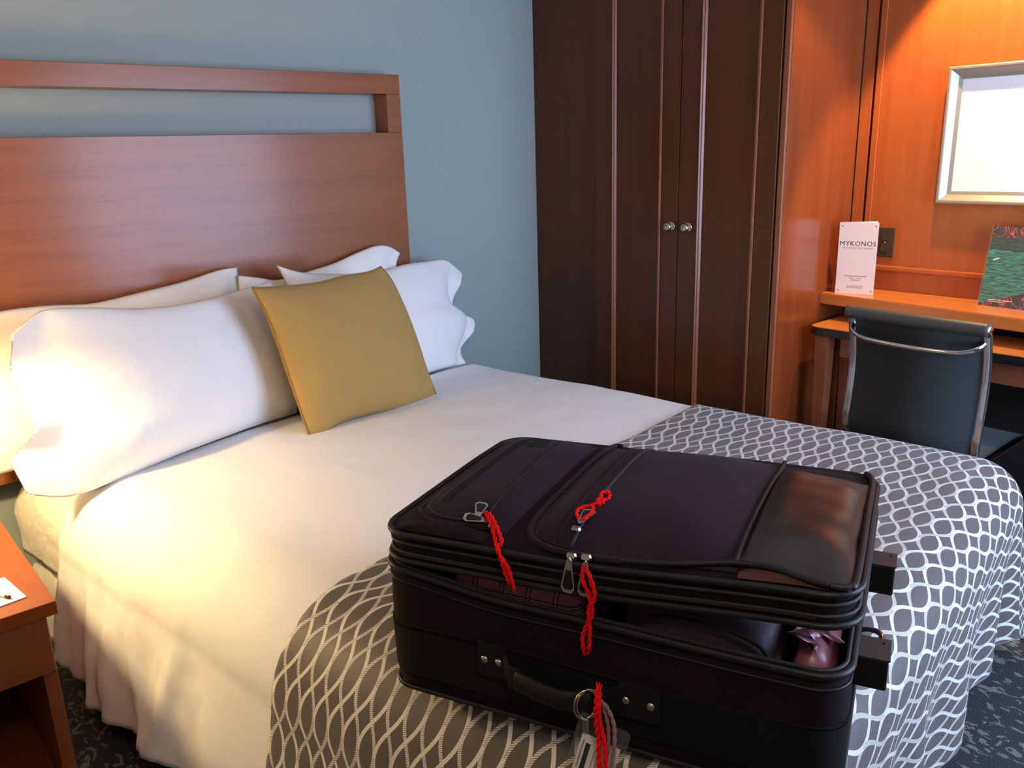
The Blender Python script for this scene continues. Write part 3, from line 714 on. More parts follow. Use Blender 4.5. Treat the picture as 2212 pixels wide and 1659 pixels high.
bm = bmesh.new(); add_box(bm, -0.0010, -0.0003, 0.068, 0.088, 0.160, 0.165); bmesh.ops.rotate(bm, verts=bm.verts, cent=(0, 0.078, 0.162), matrix=Matrix.Rotation(R(-20), 3, 'X')); bmobj('gull_mark', bm, M['paper'], ck)

# ------------------------------------------------------------------ chair
ch = empty('desk_chair', (2.675, 1.108, 0), R(-3)); tag(ch, 'black and chrome office chair with ribless sling back, pushed under the desk', 'chair')
hwc = 0.215
side = [(-0.040, 0.905), (-0.028, 0.86), (-0.012, 0.79), (-0.004, 0.72), (-0.006, 0.65), (-0.014, 0.58), (-0.022, 0.525), (-0.014, 0.485), (0.02, 0.462), (0.08, 0.455), (0.20, 0.462), (0.32, 0.465), (0.40, 0.455)]
sp = catmull([(x, 0, z) for x, z in side], 6)
V = []; F = []; n = len(sp)
for p in sp:
    V.append((p.x, hwc-0.012, p.z)); V.append((p.x, -hwc+0.012, p.z))
F = [(2*i, 2*i+1, 2*i+3, 2*i+2) for i in range(n-1)]
sl = mobj('sling', V, F, M['chair_mesh'], ch, smooth=True); s = sl.modifiers.new('t', 'SOLIDIFY'); s.thickness = 0.008; s.offset = 0
for sy in (1, -1):
    tube('side_rail', [(p.x, sy*hwc, p.z) for p in sp], 0.012, M['chrome'], ch, 10, flat=(1.25, 0.6), up=(0, 1, 0))
    pts = catmull([(-0.018, sy*(hwc-0.004), 0.855), (-0.03, sy*(hwc-0.008), 0.845), (-0.034, sy*(hwc-0.004), 0.853)], 3)
tube('top_roll', [(-0.045, y, 0.895) for y in (-hwc-0.012, -hwc, 0, hwc, hwc+0.012)], 0.0215, M['chair_vinyl'], ch, 20)
for sy in (1, -1): lathe('roll_cap', [(0.0001, 0.004), (0.012, 0.003), (0.0195, 0.0), (0.0195, -0.006)], M['chrome'], ch, 'Z', (0, 0, 0), 20).matrix_local = Matrix.Translation((-0.045, sy*(hwc+0.012), 0.895))@Matrix.Rotation(R(-90*sy), 4, 'X')
hp = catmull([(-0.020, hwc-0.004, 0.855), (-0.048, hwc-0.012, 0.838), (-0.062, hwc-0.045, 0.822), (-0.068, hwc-0.10, 0.815), (-0.068, 0, 0.812), (-0.068, -hwc+0.10, 0.815), (-0.062, -hwc+0.045, 0.822), (-0.048, -hwc+0.012, 0.838), (-0.020, -hwc+0.004, 0.855)], 6)
tube('handle_bar', hp, 0.0085, M['chrome'], ch, 10, flat=(1.3, 0.8))
lathe('gas_column', [(0.026, 0.10), (0.026, 0.30), (0.016, 0.30), (0.016, 0.44), (0.07, 0.44), (0.07, 0.452)], M['chrome'], ch, 'Z', (0.18, 0, 0), 16)
for k in range(5):
    a = R(72*k+20); c_, s_ = math.cos(a), math.sin(a)
    lg = tube('base_arm', [(0.18+0.02*c_, 0.02*s_, 0.115), (0.18+0.15*c_, 0.15*s_, 0.10), (0.18+0.27*c_, 0.27*s_, 0.075)], [0.02, 0.017, 0.012], M['chrome'], ch, 8)
    cst = lathe('caster', [(0.0001, -0.012), (0.022, -0.012), (0.025, -0.008), (0.025, 0.008), (0.022, 0.012), (0.0001, 0.012)], M['rubber'], ch, 'Z', (0, 0, 0), 16)
    cst.matrix_local = Matrix.Translation((0.18+0.275*c_, 0.275*s_, 0.0255))@Matrix.Rotation(a, 4, 'Z')@Matrix.Rotation(R(90), 4, 'X')
for sy in (1, -1):
    tube('armrest', catmull([(0.02, sy*(hwc+0.012), 0.47), (0.0, sy*(hwc+0.03), 0.53), (0.03, sy*(hwc+0.035), 0.585), (0.10, sy*(hwc+0.03), 0.565), (0.14, sy*(hwc+0.02), 0.50), (0.15, sy*(hwc+0.012), 0.468)], 5), 0.009, M['chrome'], ch, 8) if False else None

# ------------------------------------------------------------------ nightstand with its lamp and notepad
ns = empty('nightstand', (0.0, 2.0, 0)); tag(ns, 'cherry wood nightstand with bright orange top beside the bed', 'nightstand')
ns_inv = Matrix.Translation(-Vector(ns.location))
def N(o): o.matrix_parent_inverse = ns_inv; return o
NZ = 0.585; NX1 = 0.283; NY0 = 1.785
N(box('top', -0.30, NX1, NY0, 2.42, NZ-0.030, NZ, M['night_top'], ns, bev=0.002))
N(box('drawer', -0.28, NX1-0.022, NY0+0.010, NY0+0.028, NZ-0.16, NZ-0.034, M['night_body'], ns, bev=0.001))
N(box('side_panel', NX1-0.045, NX1-0.018, NY0+0.030, 2.40, 0.0, NZ-0.0305, M['night_body'], ns, bev=0.001))
N(box('side_panel', -0.28, -0.262, NY0+0.030, 2.40, 0.0, NZ-0.0305, M['night_body'], ns, bev=0.001))
N(box('back_panel', -0.262, NX1-0.045, 2.38, 2.398, 0.05, NZ-0.0305, M['night_body'], ns, bev=0))
N(box('shelf', -0.262, NX1-0.045, NY0+0.040, 2.38, 0.10, 0.12, M['night_body'], ns, bev=0.001))
N(box('drawer_box', -0.262, NX1-0.045, NY0+0.030, 2.37, NZ-0.155, NZ-0.04, M['night_body'], ns, bev=0))
npd = empty('notepad', (0.124, 1.894, NZ)); tag(npd, 'small white notepad lying on the nightstand top', 'notepad')
npd.rotation_euler = (0, 0, R(7))
for k in range(4): box('sheet', -0.11, 0.11, -0.065, 0.065, 0.0003+0.0006*k, 0.0008+0.0006*k, M['paper'], npd, bev=0)
pn = empty('pen', (0.212, 1.860, NZ+0.0065)); tag(pn, 'slim white pen with a maroon end lying on the notepad', 'pen'); pn.rotation_euler = (0, R(90), R(118))
lathe('barrel', [(0.0001, 0.0), (0.0015, 0.001), (0.0026, 0.008), (0.0028, 0.10), (0.0001, 0.102)], M['paper'], pn, 'Z', (0, 0, 0), 12)
lathe('tip', [(0.0001, -0.006), (0.003, -0.005), (0.0036, 0.0), (0.0036, 0.008), (0.003, 0.009)], M['maroon'], pn, 'Z', (0, 0, 0), 12)
lp = empty('bedside_lamp', (0.07, 2.27, NZ)); tag(lp, 'table lamp with a linen shade standing at the back of the nightstand', 'lamp')
lathe('base', [(0.0001, 0.0), (0.06, 0.0), (0.06, 0.010), (0.015, 0.018), (0.010, 0.05), (0.010, 0.44), (0.0001, 0.44)], M['satin_steel'], lp)
shd = lathe('shade', [(0.135, 0.42), (0.105, 0.66)], M['shade'], lp, seg=36)

# ------------------------------------------------------------------ desk downlight fixture in the ceiling
sf = box('trim_2', 2.75, X1-0.001, -0.30, YB-0.001, 2.30, ZC-0.001, M['cherry_panel'], bev=0.002); struct(sf)
dl = empty('downlight', (2.97, 1.20, 2.30)); tag(dl, 'recessed downlight in the wood soffit over the desk', 'light')
lathe('trim_ring', [(0.055, -0.001), (0.055, -0.008), (0.040, -0.010), (0.038, -0.001)], M['mat_board'], dl)

# ------------------------------------------------------------------ suitcase
SO = Vector((0.622, 1.057, 0.590)); 
SA = math.atan2(-0.919, 0.395)
sc = empty('suitcase', SO, SA); tag(sc, 'large plum-black fabric suitcase lying open a crack on the bed', 'suitcase')
def S(p): return sc_m @ Vector(p)
sc_m = Matrix.Translation(SO) @ Matrix.Rotation(SA, 4, 'Z')
LX, LY = 0.70, 0.47
def rimz(x): return 0.228-0.020*sm(x/0.24)-0.005*sm((x-0.30)/0.3)
def ringpath(x0, x1, y0, y1, rad, zf, seg=6, dens=0.03):
    rr = rrect(x0, x1, y0, y1, rad, seg); out = []
    for i in range(len(rr)):
        p, q = rr[i], rr[(i+1) % len(rr)]; L_ = math.hypot(q[0]-p[0], q[1]-p[1]); k = max(1, int(L_/dens))
        for t in range(k):
            x, y = p[0]+(q[0]-p[0])*t/k, p[1]+(q[1]-p[1])*t/k; out.append((x, y, zf(x, y)))
    return out
# body shell
def shell(name, rings, mat, parent, cap_bottom=True, cap_top=False):
    V = []; F = []; n = len(rings[0])
    for rg in rings: V += rg
    for i in range(len(rings)-1):
        for k in range(n): l = (k+1) % n; F.append((i*n+k, i*n+l, (i+1)*n+l, (i+1)*n+k))
    if cap_bottom: F.append(tuple(range(n))[::-1])
    if cap_top: F.append(tuple((len(rings)-1)*n+k for k in range(n)))
    return mobj(name, V, F, mat, parent, smooth=True)
CR = 0.045
def RP(ins, zf, cr=CR): return ringpath(ins, LX-ins, ins, LY-ins, max(cr-ins, 0.008), zf)
rings = [ringpath(0.02, LX-0.02, 0.02, LY-0.02, 0.03, lambda x, y: 0.0), ringpath(0.006, LX-0.006, 0.006, LY-0.006, 0.042, lambda x, y: 0.006), RP(0.0, lambda x, y: 0.022), RP(0.0, lambda x, y: 0.07)]
rings += [RP(-0.003*math.sin(math.pi*k/5), (lambda kk: (lambda x, y: 0.07+(rimz(x)-0.07)*kk/5))(k), CR) for k in range(1, 5)]
ns_ = [len(q) for q in rings]
def resample(rg, n=160):
    P = [Vector(p) for p in rg]; P.append(P[0]); L_ = [0]
    for i in range(1, len(P)): L_.append(L_[-1]+(P[i]-P[i-1]).length)
    out = []; j = 0
    for k in range(n):
        t = L_[-1]*k/n
        while L_[j+1] < t: j += 1
        a = (t-L_[j])/(L_[j+1]-L_[j]); out.append(tuple(P[j].lerp(P[j+1], a)))
    return out
rings.append(RP(0.0, lambda x, y: rimz(x))); rings.append(RP(0.010, lambda x, y: rimz(x)-0.002)); rings.append(RP(0.012, lambda x, y: 0.03)); rings.append(ringpath(0.03, LX-0.03, 0.03, LY-0.03, 0.02, lambda x, y: 0.012))
body = shell('body', [resample(q) for q in rings], M['nylon'], sc, True, True)
tube('rim_piping', RP(-0.001, lambda x, y: rimz(x)), 0.0058, M['piping'], body, 8, closed=True)
tube('rim_zipper', RP(0.005, lambda x, y: rimz(x)+0.005), 0.0032, M['zip_tape'], body, 6, closed=True)
tube('seam_piping', RP(-0.0015, lambda x, y: rimz(x)-0.020), 0.0022, M['piping'], body, 6, closed=True)
tube('seam_piping', RP(-0.0035, lambda x, y: 0.128+0.004*math.sin(x*9)), 0.0018, M['webbing'], body, 6, closed=True)
tube('base_piping', RP(-0.001, lambda x, y: 0.014), 0.0040, M['piping'], body, 6, closed=True)
# wide fabric band round the lower half
V, F = join_geo([]); bandL = resample(RP(-0.0030, lambda x, y: 0.040)); bandH = resample(RP(-0.0050, lambda x, y: 0.124))
mobj('side_band', bandL+bandH, [(k, (k+1) % 160, 160+(k+1) % 160, 160+k) for k in range(160)], M['webbing'], body, smooth=True)
# skids at the wheel end
for (ya, yb, za, zb) in ((0.078, 0.130, 0.150, 0.196), (0.378, 0.428, 0.132, 0.184)):
    sk = box('skid', LX-0.004, LX+0.044, ya, yb, za, zb, M['rubber'], sc, bev=0.003)
    box('skid_lit_top', LX-0.002, LX+0.046, ya-0.0005, yb+0.001, zb-0.001, zb+0.002, M['plastic_grey'], sk, bev=0.001)  # light on the top face painted as a grey plate over the black block
    lathe('screw', [(0.0001, 0.001), (0.002, 0.001), (0.0025, 0.0)], M['rubber'], sk, 'Z', (LX+0.037, yb-0.012, zb+0.002), 10)
tube('end_ring', [(LX+0.004+0.030*math.sin(a), 0.19+0.034*math.cos(a), 0.15+0.012*math.sin(a)) for a in [math.pi*k/12 for k in range(13)]], 0.0042, M['chrome'], sc, 8)
# wheels under the skids at the same end (turned away from the camera, touching the end wall)
# lid
def lz(x, y):   # top surface height of the lid edge
    return 0.286+0.006*sm(x/0.35)+0.026*sm((x-0.28)/0.42)-0.004*sm((y-0.30)/0.17)-0.018*sm((y-0.18)/0.29)*sm((x-0.35)/0.33)
def lid_off(x): return 0.012*sm(x/LX)
LCR = 0.05
def LP(ins, dz, cr=LCR): return ringpath(ins+0.002, LX+0.004-ins, ins, LY+0.012-ins, max(cr-ins, 0.01), lambda x, y: lz(x, y)+dz)
T0 = -0.044
lr = [LP(0.02, T0+0.004), LP(0.002, T0), LP(0.0, T0+0.010), LP(0.004, T0+0.018), LP(0.0, T0+0.026), LP(0.004, T0+0.036), LP(0.001, -0.002), LP(0.008, 0.004)]
# inner rings of the domed top
def dome(x, y):
    a = min(1, max(-1, (x-0.35)/0.35)); b = min(1, max(-1, (y-0.24)/0.24))
    return 0.010*(1-a**4)*(1-b**4)
for ins in (0.03, 0.07, 0.12, 0.17): lr.append(ringpath(ins, LX-ins, ins, LY+0.01-ins, 0.03, lambda x, y: lz(x, y)+0.006+dome(x, y)))
lid = shell('lid', [resample(q) for q in lr], M['nylon'], sc, True, True)
tube('lid_piping', LP(-0.001, 0.001), 0.0052, M['piping'], lid, 8, closed=True)
tube('lid_piping', LP(-0.002, T0+0.002), 0.0050, M['piping'], lid, 8, closed=True)
tube('lid_zipper', LP(0.001, T0+0.014), 0.0028, M['zip_tape'], lid, 6, closed=True)
tube('lid_zipper', LP(0.001, T0+0.030), 0.0030, M['zip_tape'], lid, 6, closed=True)
# zipper teeth along the front, joined (too small to pick apart)
bm = bmesh.new()
for k in range(300):
    x = 0.045+k*(LX-0.09)/300
    add_box(bm, x, x+0.0011, -0.0042, -0.0015, lz(x, 0)+T0+0.012, lz(x, 0)+T0+0.0155)
    if k < 300: add_box(bm, x, x+0.0011, -0.0020, 0.004, rimz(x)+0.0068, rimz(x)+0.0088)
zt = bmobj('zipper_teeth', bm, M['plastic_grey'], lid); zt['kind'] = 'stuff'
def topz(x, y): return lz(x, y)+0.006+dome(x, y)
def phz(par, x, y):
    x0, x1, y0, y1, H, ex = par; a = 2*(x-x0)/(x1-x0)-1; b = 2*(y-y0)/(y1-y0)-1
    return H*max(0, 1-min(1, abs(a))**ex)*max(0, 1-min(1, abs(b))**ex)
def tpz(pts, par, dz, n=8):
    q = catmull([(p[0], p[1], 0) for p in pts], n); return [(p.x, p.y, topz(p.x, p.y)+phz(par, p.x, p.y)+dz) for p in q]
def patch(name, poly_fn, x0, x1, y0, y1, H, mat, parent, n=26, ex=4, wr_=0.001, base=0.0, seed=0, rc=0.0):
    """padded fabric panel: poly_fn(s,t)->(x,y) maps the unit square; raised by H in the middle"""
    V = []; F = []
    for i in range(n+1):
        for j in range(n+1):
            s, t = i/n, j/n; x, y = poly_fn(s, t) if poly_fn else (x0+(x1-x0)*s, y0+(y1-y0)*t)
            a, b = 2*s-1, 2*t-1
            h = H*(1-abs(a)**ex)*(1-abs(b)**ex)
            if rc and x < x0+rc and y < y0+rc:
                m_ = max(x0+rc-x, y0+rc-y); d_ = math.hypot(x0+rc-x, y0+rc-y)
                if d_ > 0: x = x0+rc-(x0+rc-x)*m_/d_; y = y0+rc-(y0+rc-y)*m_/d_
            V.append((x, y, topz(x, y)+base+h+wr_*nz(x*18, y*18, seed)))
    for i in range(n):
        for j in range(n): F.append((i*(n+1)+j, (i+1)*(n+1)+j, (i+1)*(n+1)+j+1, i*(n+1)+j+1))
    o = mobj(name, V, F, mat, parent, smooth=True); return o
# rounded-corner mapping helper
def rmap(x0, x1, y0, y1, rc):
    def fn(s, t):
        x = x0+(x1-x0)*s; y = y0+(y1-y0)*t
        return x, y
    return fn
NT = M['nylon_top']
p1 = patch('small_pocket', None, 0.034, 0.207, 0.040, 0.462, 0.020, NT, lid, seed=1, ex=6, rc=0.035); P1 = (0.034, 0.207, 0.040, 0.462, 0.020, 6)
patch('front_gusset', lambda s, t: (0.026+0.155*s, 0.006+0.032*t*(1-(2*s-1)**4*0.3)), 0, 0, 0, 0, 0.008, M['nylon'], lid, n=14, ex=4, seed=2)
p2 = patch('large_pocket', None, 0.234, 0.552, 0.016, 0.466, 0.027, NT, lid, seed=3, ex=4, rc=0.05); P2 = (0.234, 0.552, 0.016, 0.466, 0.027, 4)
def lbnd(t): return 0.552+0.018*math.sin(math.pi*t)*-0.5
lea = patch('leather_panel', lambda s, t: (lambda y: (0.553+s*(0.694-0.553), y))(0.026+0.030*s**2*0+(0.468-0.062-0.02*s)*t+0.035*(1-t)*math.sin(math.pi*s)**2*0-0.045*s*s*(1-t)+0.012*(1-t)+0.010*s**3*(1-t)), 0, 0, 0, 0, 0.016, M['leather'], lid, n=40, ex=5, wr_=0.004, base=0.003, seed=5)
gs = patch('brown_gusset', lambda s, t: (0.556+0.125*s, 0.006+(0.034-0.004-0.024*s*s)*t), 0, 0, 0, 0, 0.003, M['gusset'], lid, n=12, ex=3, base=-0.001)
def tpath(pts, dz, n=8): 
    q = catmull([(p[0], max(0.008, p[1]-0.018*(1-p[1]/0.47)), 0) for p in pts], n); return [(p.x, p.y, topz(p.x, p.y)+dz) for p in q]
tube('pocket_piping', tpz([(0.070, 0.458), (0.042, 0.440), (0.035, 0.30), (0.035, 0.100), (0.042, 0.062), (0.068, 0.042), (0.12, 0.040), (0.20, 0.042)], P1, 0.002), 0.0036, M['nylon_top'], lid, 8)
tube('pocket_zipper', tpz([(0.070, 0.440), (0.050, 0.41), (0.048, 0.30), (0.048, 0.105), (0.056, 0.068), (0.085, 0.052), (0.13, 0.050), (0.18, 0.056)], P1, 0.001), 0.0022, M['zip_tape'], lid, 8)
V = []; F = []; 
for k in range(21):
    y = 0.085+0.34*k/20
    for dx in (0.068, 0.082): V.append((dx, y, topz(dx, y)+0.0016+phz(P1, dx, y)))
mobj('ribbon_tape', V, [(2*i, 2*i+1, 2*i+3, 2*i+2) for i in range(20)], M['webbing'], lid, smooth=True)
tube('pocket_seam', tpz([(0.164, 0.050), (0.160, 0.16), (0.154, 0.30), (0.148, 0.455)], P1, 0.0005), 0.0020, M['piping'], lid, 6)
bd = box('badge', -0.016, 0.016, -0.021, 0.021, 0, 0.003, M['rubber'], lid, bev=0.001); bd.location = (0.114, 0.375, topz(0.114, 0.375)+0.0185)
def edge_bar(o): return o
tube('pocket_piping', tpath([(0.40, 0.022), (0.33, 0.026), (0.275, 0.036), (0.244, 0.062), (0.234, 0.11), (0.232, 0.25), (0.232, 0.45), (0.250, 0.470)], 0.004), 0.0050, M['nylon_top'], lid, 8)
tube('pocket_seam', tpz([(0.32, 0.022), (0.275, 0.030), (0.252, 0.060), (0.246, 0.25), (0.246, 0.455)], P2, 0.0005), 0.0022, M['nylon_top'], lid, 6)
for xx in (0.283, 0.296): tube('pocket_seam', tpz([(xx, 0.028), (xx, 0.25), (xx, 0.458)], P2, 0.0003), 0.0022, M['nylon_top'], lid, 6)
tube('pocket_zipper', tpz([(0.318, 0.024), (0.317, 0.25), (0.317, 0.460)], P2, 0.0008), 0.0030, M['zip_tape'], lid, 8)
tube('pocket_piping', tpath([(0.40, 0.022), (0.47, 0.030), (0.548, 0.046), (0.60, 0.044), (0.645, 0.028), (0.668, 0.014)], 0.005), 0.0045, M['piping'], lid, 8)
tube('leather_seam', tpath([(0.549, 0.046), (0.548, 0.10), (0.549, 0.25), (0.552, 0.40), (0.551, 0.470)], 0.006), 0.0042, M['piping'], lid, 8)
tube('end_piping', tpath([(0.668, 0.014), (0.690, 0.030), (0.697, 0.060), (0.698, 0.25), (0.697, 0.43), (0.685, 0.468)], 0.004), 0.0050, M['piping'], lid, 8)

# side handle
for (xa, xb, za, zb) in ((0.175, 0.224, 0.080, 0.137), (0.400, 0.462, 0.074, 0.128)):
    pt_ = rrect(xa, xb, za, zb, 0.006, 4); n = len(pt_)
    a_ = mobj('handle_anchor', [(p[0], -0.0062, p[1]) for p in pt_]+[(p[0], -0.0105, p[1]) for p in pt_], [tuple(range(n)), tuple(range(n, 2*n))[::-1]]+[(i, (i+1) % n, n+(i+1) % n, n+i) for i in range(n)], M['rubber'], sc)
    for xr in ((xa+0.012, xb-0.013)):
        rv = lathe('rivet', [(0.0001, 0.0022), (0.004, 0.0018), (0.0062, 0.0003), (0.0062, 0.0)], M['satin_steel'], a_, 'Z', (0, 0, 0), 16)
        rv.matrix_local = Matrix.Translation((xr, -0.0105, (za+zb)/2))@Matrix.Rotation(R(90), 4, 'X')
gp = catmull([(0.252, -0.034, 0.106), (0.29, -0.042, 0.103), (0.33, -0.044, 0.101), (0.372, -0.036, 0.104)], 6)
tube('handle_grip', gp, 0.0145, M['rubber'], sc, 14, flat=(1.1, 0.55), up=(0, 0, 1))
tube('handle_strap', catmull([(0.222, -0.011, 0.108), (0.230, -0.018, 0.108), (0.24, -0.032, 0.107), (0.262, -0.036, 0.106)], 5), 0.016, M['webbing'], sc, 10, flat=(1.3, 0.14), up=(0, 0, 1))
tube('handle_strap', catmull([(0.362, -0.036, 0.104), (0.385, -0.034, 0.104), (0.396, -0.020, 0.103), (0.406, -0.011, 0.102)], 5), 0.016, M['webbing'], sc, 10, flat=(1.3, 0.14), up=(0, 0, 1))

# zipper pulls
def pull(name, mtx, parent, L_=0.046, w1=0.0075, w2=0.0105):
    """flat pull plate in its own xy plane, hole end at origin, running along +x"""
    out = [(0, -w1*0.55), (L_*0.86, -w2), (L_, -w2*0.55), (L_, w2*0.55), (L_*0.86, w2), (0, w1*0.55), (-0.004, 0)]
    c_ = (L_*0.55, 0)
    inn = [(c_[0]+(p[0]-c_[0])*0.80, p[1]*0.76) for p in ((L_*0.24, -w1*0.70), (L_*0.86, -w2), (L_*0.98, -w2*0.55), (L_*0.98, w2*0.55), (L_*0.86, w2), (L_*0.24, w1*0.70))]
    n = len(out); V = [(p[0], p[1], z) for z in (-0.0009, 0.0009) for p in out]
    o = mobj(name, V, [tuple(range(n))[::-1], tuple(range(n, 2*n))]+[(i, (i+1) % n, n+(i+1) % n, n+i) for i in range(n)], M['satin_steel'], parent)
    o.matrix_local = mtx
    n = len(inn)
    V = [(p[0], p[1], z) for z in (-0.0013, 0.0013) for p in inn]
    mobj('pull_inlay', V, [tuple(range(n))[::-1], tuple(range(n, 2*n))]+[(i, (i+1) % n, n+(i+1) % n, n+i) for i in range(n)], M['rubber'], o)
    return o
def frame_from(o, xdir, nrm):
    x = Vector(xdir).normalized(); z = Vector(nrm); z = (z-x*z.dot(x)).normalized(); y = z.cross(x)
    m_ = Matrix((x, y, z)).transposed().to_4x4(); m_.translation = o; return m_
def slider(loc, parent):
    V = [(-0.006, -0.0045, 0), (0.006, -0.0045, 0), (0.008, 0, 0), (0.006, 0.0045, 0), (-0.006, 0.0045, 0), (-0.008, 0, 0)]; n = 6
    V2 = V+[(v[0]*0.8, v[1]*0.8, 0.004) for v in V]
    o = mobj('zipper_slider', V2, [tuple(range(6))[::-1], tuple(range(6, 12))]+[(i, (i+1) % n, n+(i+1) % n, n+i) for i in range(n)], M['satin_steel'], parent); o.location = loc; return o
slider((0.330, -0.004, 0.309), sc).rotation_euler = (R(70), 0, 0); slider((0.352, -0.004, 0.311), sc).rotation_euler = (R(70), 0, 0)
pull('zipper_pull', frame_from((0.330, -0.0125, 0.306), (-0.05, -0.04, -1), (0, -1, 0.1)), sc, 0.050)
pull('zipper_pull', frame_from((0.354, -0.0125, 0.306), (-0.02, -0.04, -1), (0.1, -1, 0.1)), sc, 0.050)
ZY = -0.042
slider((0.184, 0.082+ZY, topz(0.168, 0.052)+0.008), lid)
zq = topz(0.15, 0.055)+0.0165
pull('zipper_pull', frame_from((0.176, 0.086+ZY, zq-0.002), (-0.055, -0.012, 0.006), (0, -0.25, 1)), sc, 0.040)
pull('zipper_pull', frame_from((0.155, 0.088+ZY, zq+0.001), (-0.012, 0.046, 0.008), (0.2, -0.2, 1)), sc, 0.038)
slider((0.318, 0.045, topz(0.318, 0.05)+0.021), lid)
pull('zipper_pull', frame_from((0.320, 0.056, topz(0.32, 0.06)+0.0265), (0.002, 0.044, 0.004), (0, -0.2, 1)), sc, 0.040)

# yarn ties (twisted pairs)
def yarn(name, pts, mat, parent, r0=0.0020, twist=0.0016, turns=30, n=8, ends=True):
    path = catmull(pts, n); parts = []
    L_ = sum((path[i+1]-path[i]).length for i in range(len(path)-1))
    dense = []
    for i in range(len(path)-1):
        k = max(1, int((path[i+1]-path[i]).length/0.0018))
        for t in range(k): dense.append(path[i].lerp(path[i+1], t/k))
    dense.append(path[-1])
    for ph in (0, math.pi):
        P = []; s_ = 0; prev = None
        for i, p in enumerate(dense):
            t = (dense[min(i+1, len(dense)-1)]-dense[max(i-1, 0)]).normalized()
            a = t.orthogonal().normalized() if prev is None else (prev-t*prev.dot(t)).normalized(); prev = a; b = t.cross(a)
            s_ += (p-dense[i-1]).length if i else 0
            an = ph+s_*260
            P.append(p+a*math.cos(an)*twist+b*math.sin(an)*twist)
        rr = [r0*(0.35+0.65*min(1, min(i, len(P)-1-i)/6.0)) for i in range(len(P))] if ends else r0
        parts.append(tube_geo(P, rr, 5))
    V, F = join_geo(parts); return mobj(name, V, F, mat, parent, smooth=True)
RY = M['red_yarn']
tz = lambda x, y, h: (x, y, topz(x, y)+h)
yarn('yarn_tie', [(0.164, 0.056, zq+0.006), (0.174, 0.042, zq+0.009), (0.191, 0.022, zq+0.006), (0.208, 0.002, 0.306), (0.220, -0.014, 0.300), (0.226, -0.016, 0.286), (0.231, -0.016, 0.268), (0.238, -0.016, 0.250)], RY, sc)
yarn('yarn_tie', [(0.160, 0.054, zq+0.006), (0.180, 0.040, zq+0.011), (0.202, 0.018, zq+0.005), (0.219, 0.000, 0.307), (0.214, -0.007, 0.298), (0.236, -0.016, 0.275), (0.246, -0.017, 0.240)], RY, sc)
q = topz(0.32, 0.12)+0.024
yarn('yarn_tie', [(0.316, 0.062, q), (0.306, 0.080, q+0.003), (0.306, 0.098, q+0.003), (0.318, 0.108, q+0.004), (0.327, 0.093, q+0.004), (0.325, 0.073, q+0.003), (0.318, 0.060, q+0.001)], RY, sc)
yarn('yarn_tie', [(0.316, 0.106, q+0.004), (0.325, 0.118, q+0.006), (0.330, 0.130, q+0.002), (0.322, 0.142, q+0.004), (0.318, 0.158, q+0.006), (0.326, 0.170, q+0.003), (0.320, 0.180, q), (0.326, 0.196, q)], RY, sc)
yarn('yarn_tie', [(0.330, 0.116, q+0.002), (0.322, 0.130, q+0.006), (0.332, 0.144, q+0.002), (0.331, 0.158, q+0.003), (0.322, 0.168, q+0.003)], RY, sc)
yarn('yarn_tie', [(0.352, -0.018, 0.303), (0.352, -0.020, 0.285), (0.362, -0.020, 0.262), (0.366, -0.020, 0.235), (0.358, -0.019, 0.215), (0.350, -0.016, 0.190), (0.352, -0.014, 0.160)], RY, sc)
yarn('yarn_tie', [(0.356, -0.017, 0.304), (0.366, -0.021, 0.285), (0.370, -0.021, 0.262), (0.361, -0.021, 0.240), (0.362, -0.019, 0.212), (0.361, -0.017, 0.185), (0.357, -0.014, 0.163)], RY, sc)
yarn('yarn_tie', [(-0.006, 0.05, 0.175), (-0.016, 0.055, 0.168), (-0.018, 0.06, 0.155), (-0.012, 0.058, 0.140), (-0.006, 0.052, 0.150)], RY, sc)

# things inside the suitcase
def fabric_lump(name, x0, x1, y0, y1, z0, zf, rad, mat, label, cat, seed=0, wr_=0.004):
    loc = sc_m@Vector(((x0+x1)/2, (y0+y1)/2, z0)); root = Vector(((x0+x1)/2, (y0+y1)/2, z0))
    rings = []
    for (ins, f_) in ((0.006, 0.0), (0, 0.10), (0, 0.35), (0.0, 0.6), (0.004, 0.82), (0.012, 0.95), (0.03, 1.0), (0.06, 1.01)):
        rg = resample(ringpath(x0+ins, x1-ins, y0+ins, y1-ins, max(0.01, rad-ins*0.5), lambda x, y: 0), 90)
        rings.append([(p[0]+wr_*nz(p[0]*20, f_*4, seed)-root.x, p[1]+wr_*nz(p[1]*20+p[0]*14, f_*4, seed+2)-root.y, (zf(p[0], p[1])-z0)*f_) for p in rg])
    o = shell(name, rings, mat, None, True, True); o.location = loc; o.rotation_euler = (0, 0, SA); tag(o, label, cat); return o
fabric_lump('folded_shirt', 0.105, 0.335, 0.022, 0.42, 0.0135, lambda x, y: min(rimz(x)+0.016, lz(x, y)-0.053), 0.02, M['plaid'], 'mauve checked garment seen in the gap at the left side of the suitcase', 'shirt', 1, 0.002)
pcube = fabric_lump('packing_cube', 0.385, 0.612, 0.022, 0.42, 0.0135, lambda x, y: min(rimz(x)+0.030*math.sin(math.pi*(x-0.375)/0.26)+0.006, lz(x, y)-0.052), 0.035, M['cube'], 'plum packing pouch with zip seam inside the suitcase, right of the gap', 'pouch', 2, 0.003)
tube('zip_seam', [(p[0]-0.4985, p[1]-0.221, p[2]) for p in catmull([(0.388, 0.016, 0.17), (0.44, 0.016, 0.215), (0.52, 0.014, 0.222), (0.585, 0.016, 0.205), (0.606, 0.020, 0.17)], 6)], 0.003, M['webbing'], pcube, 6)
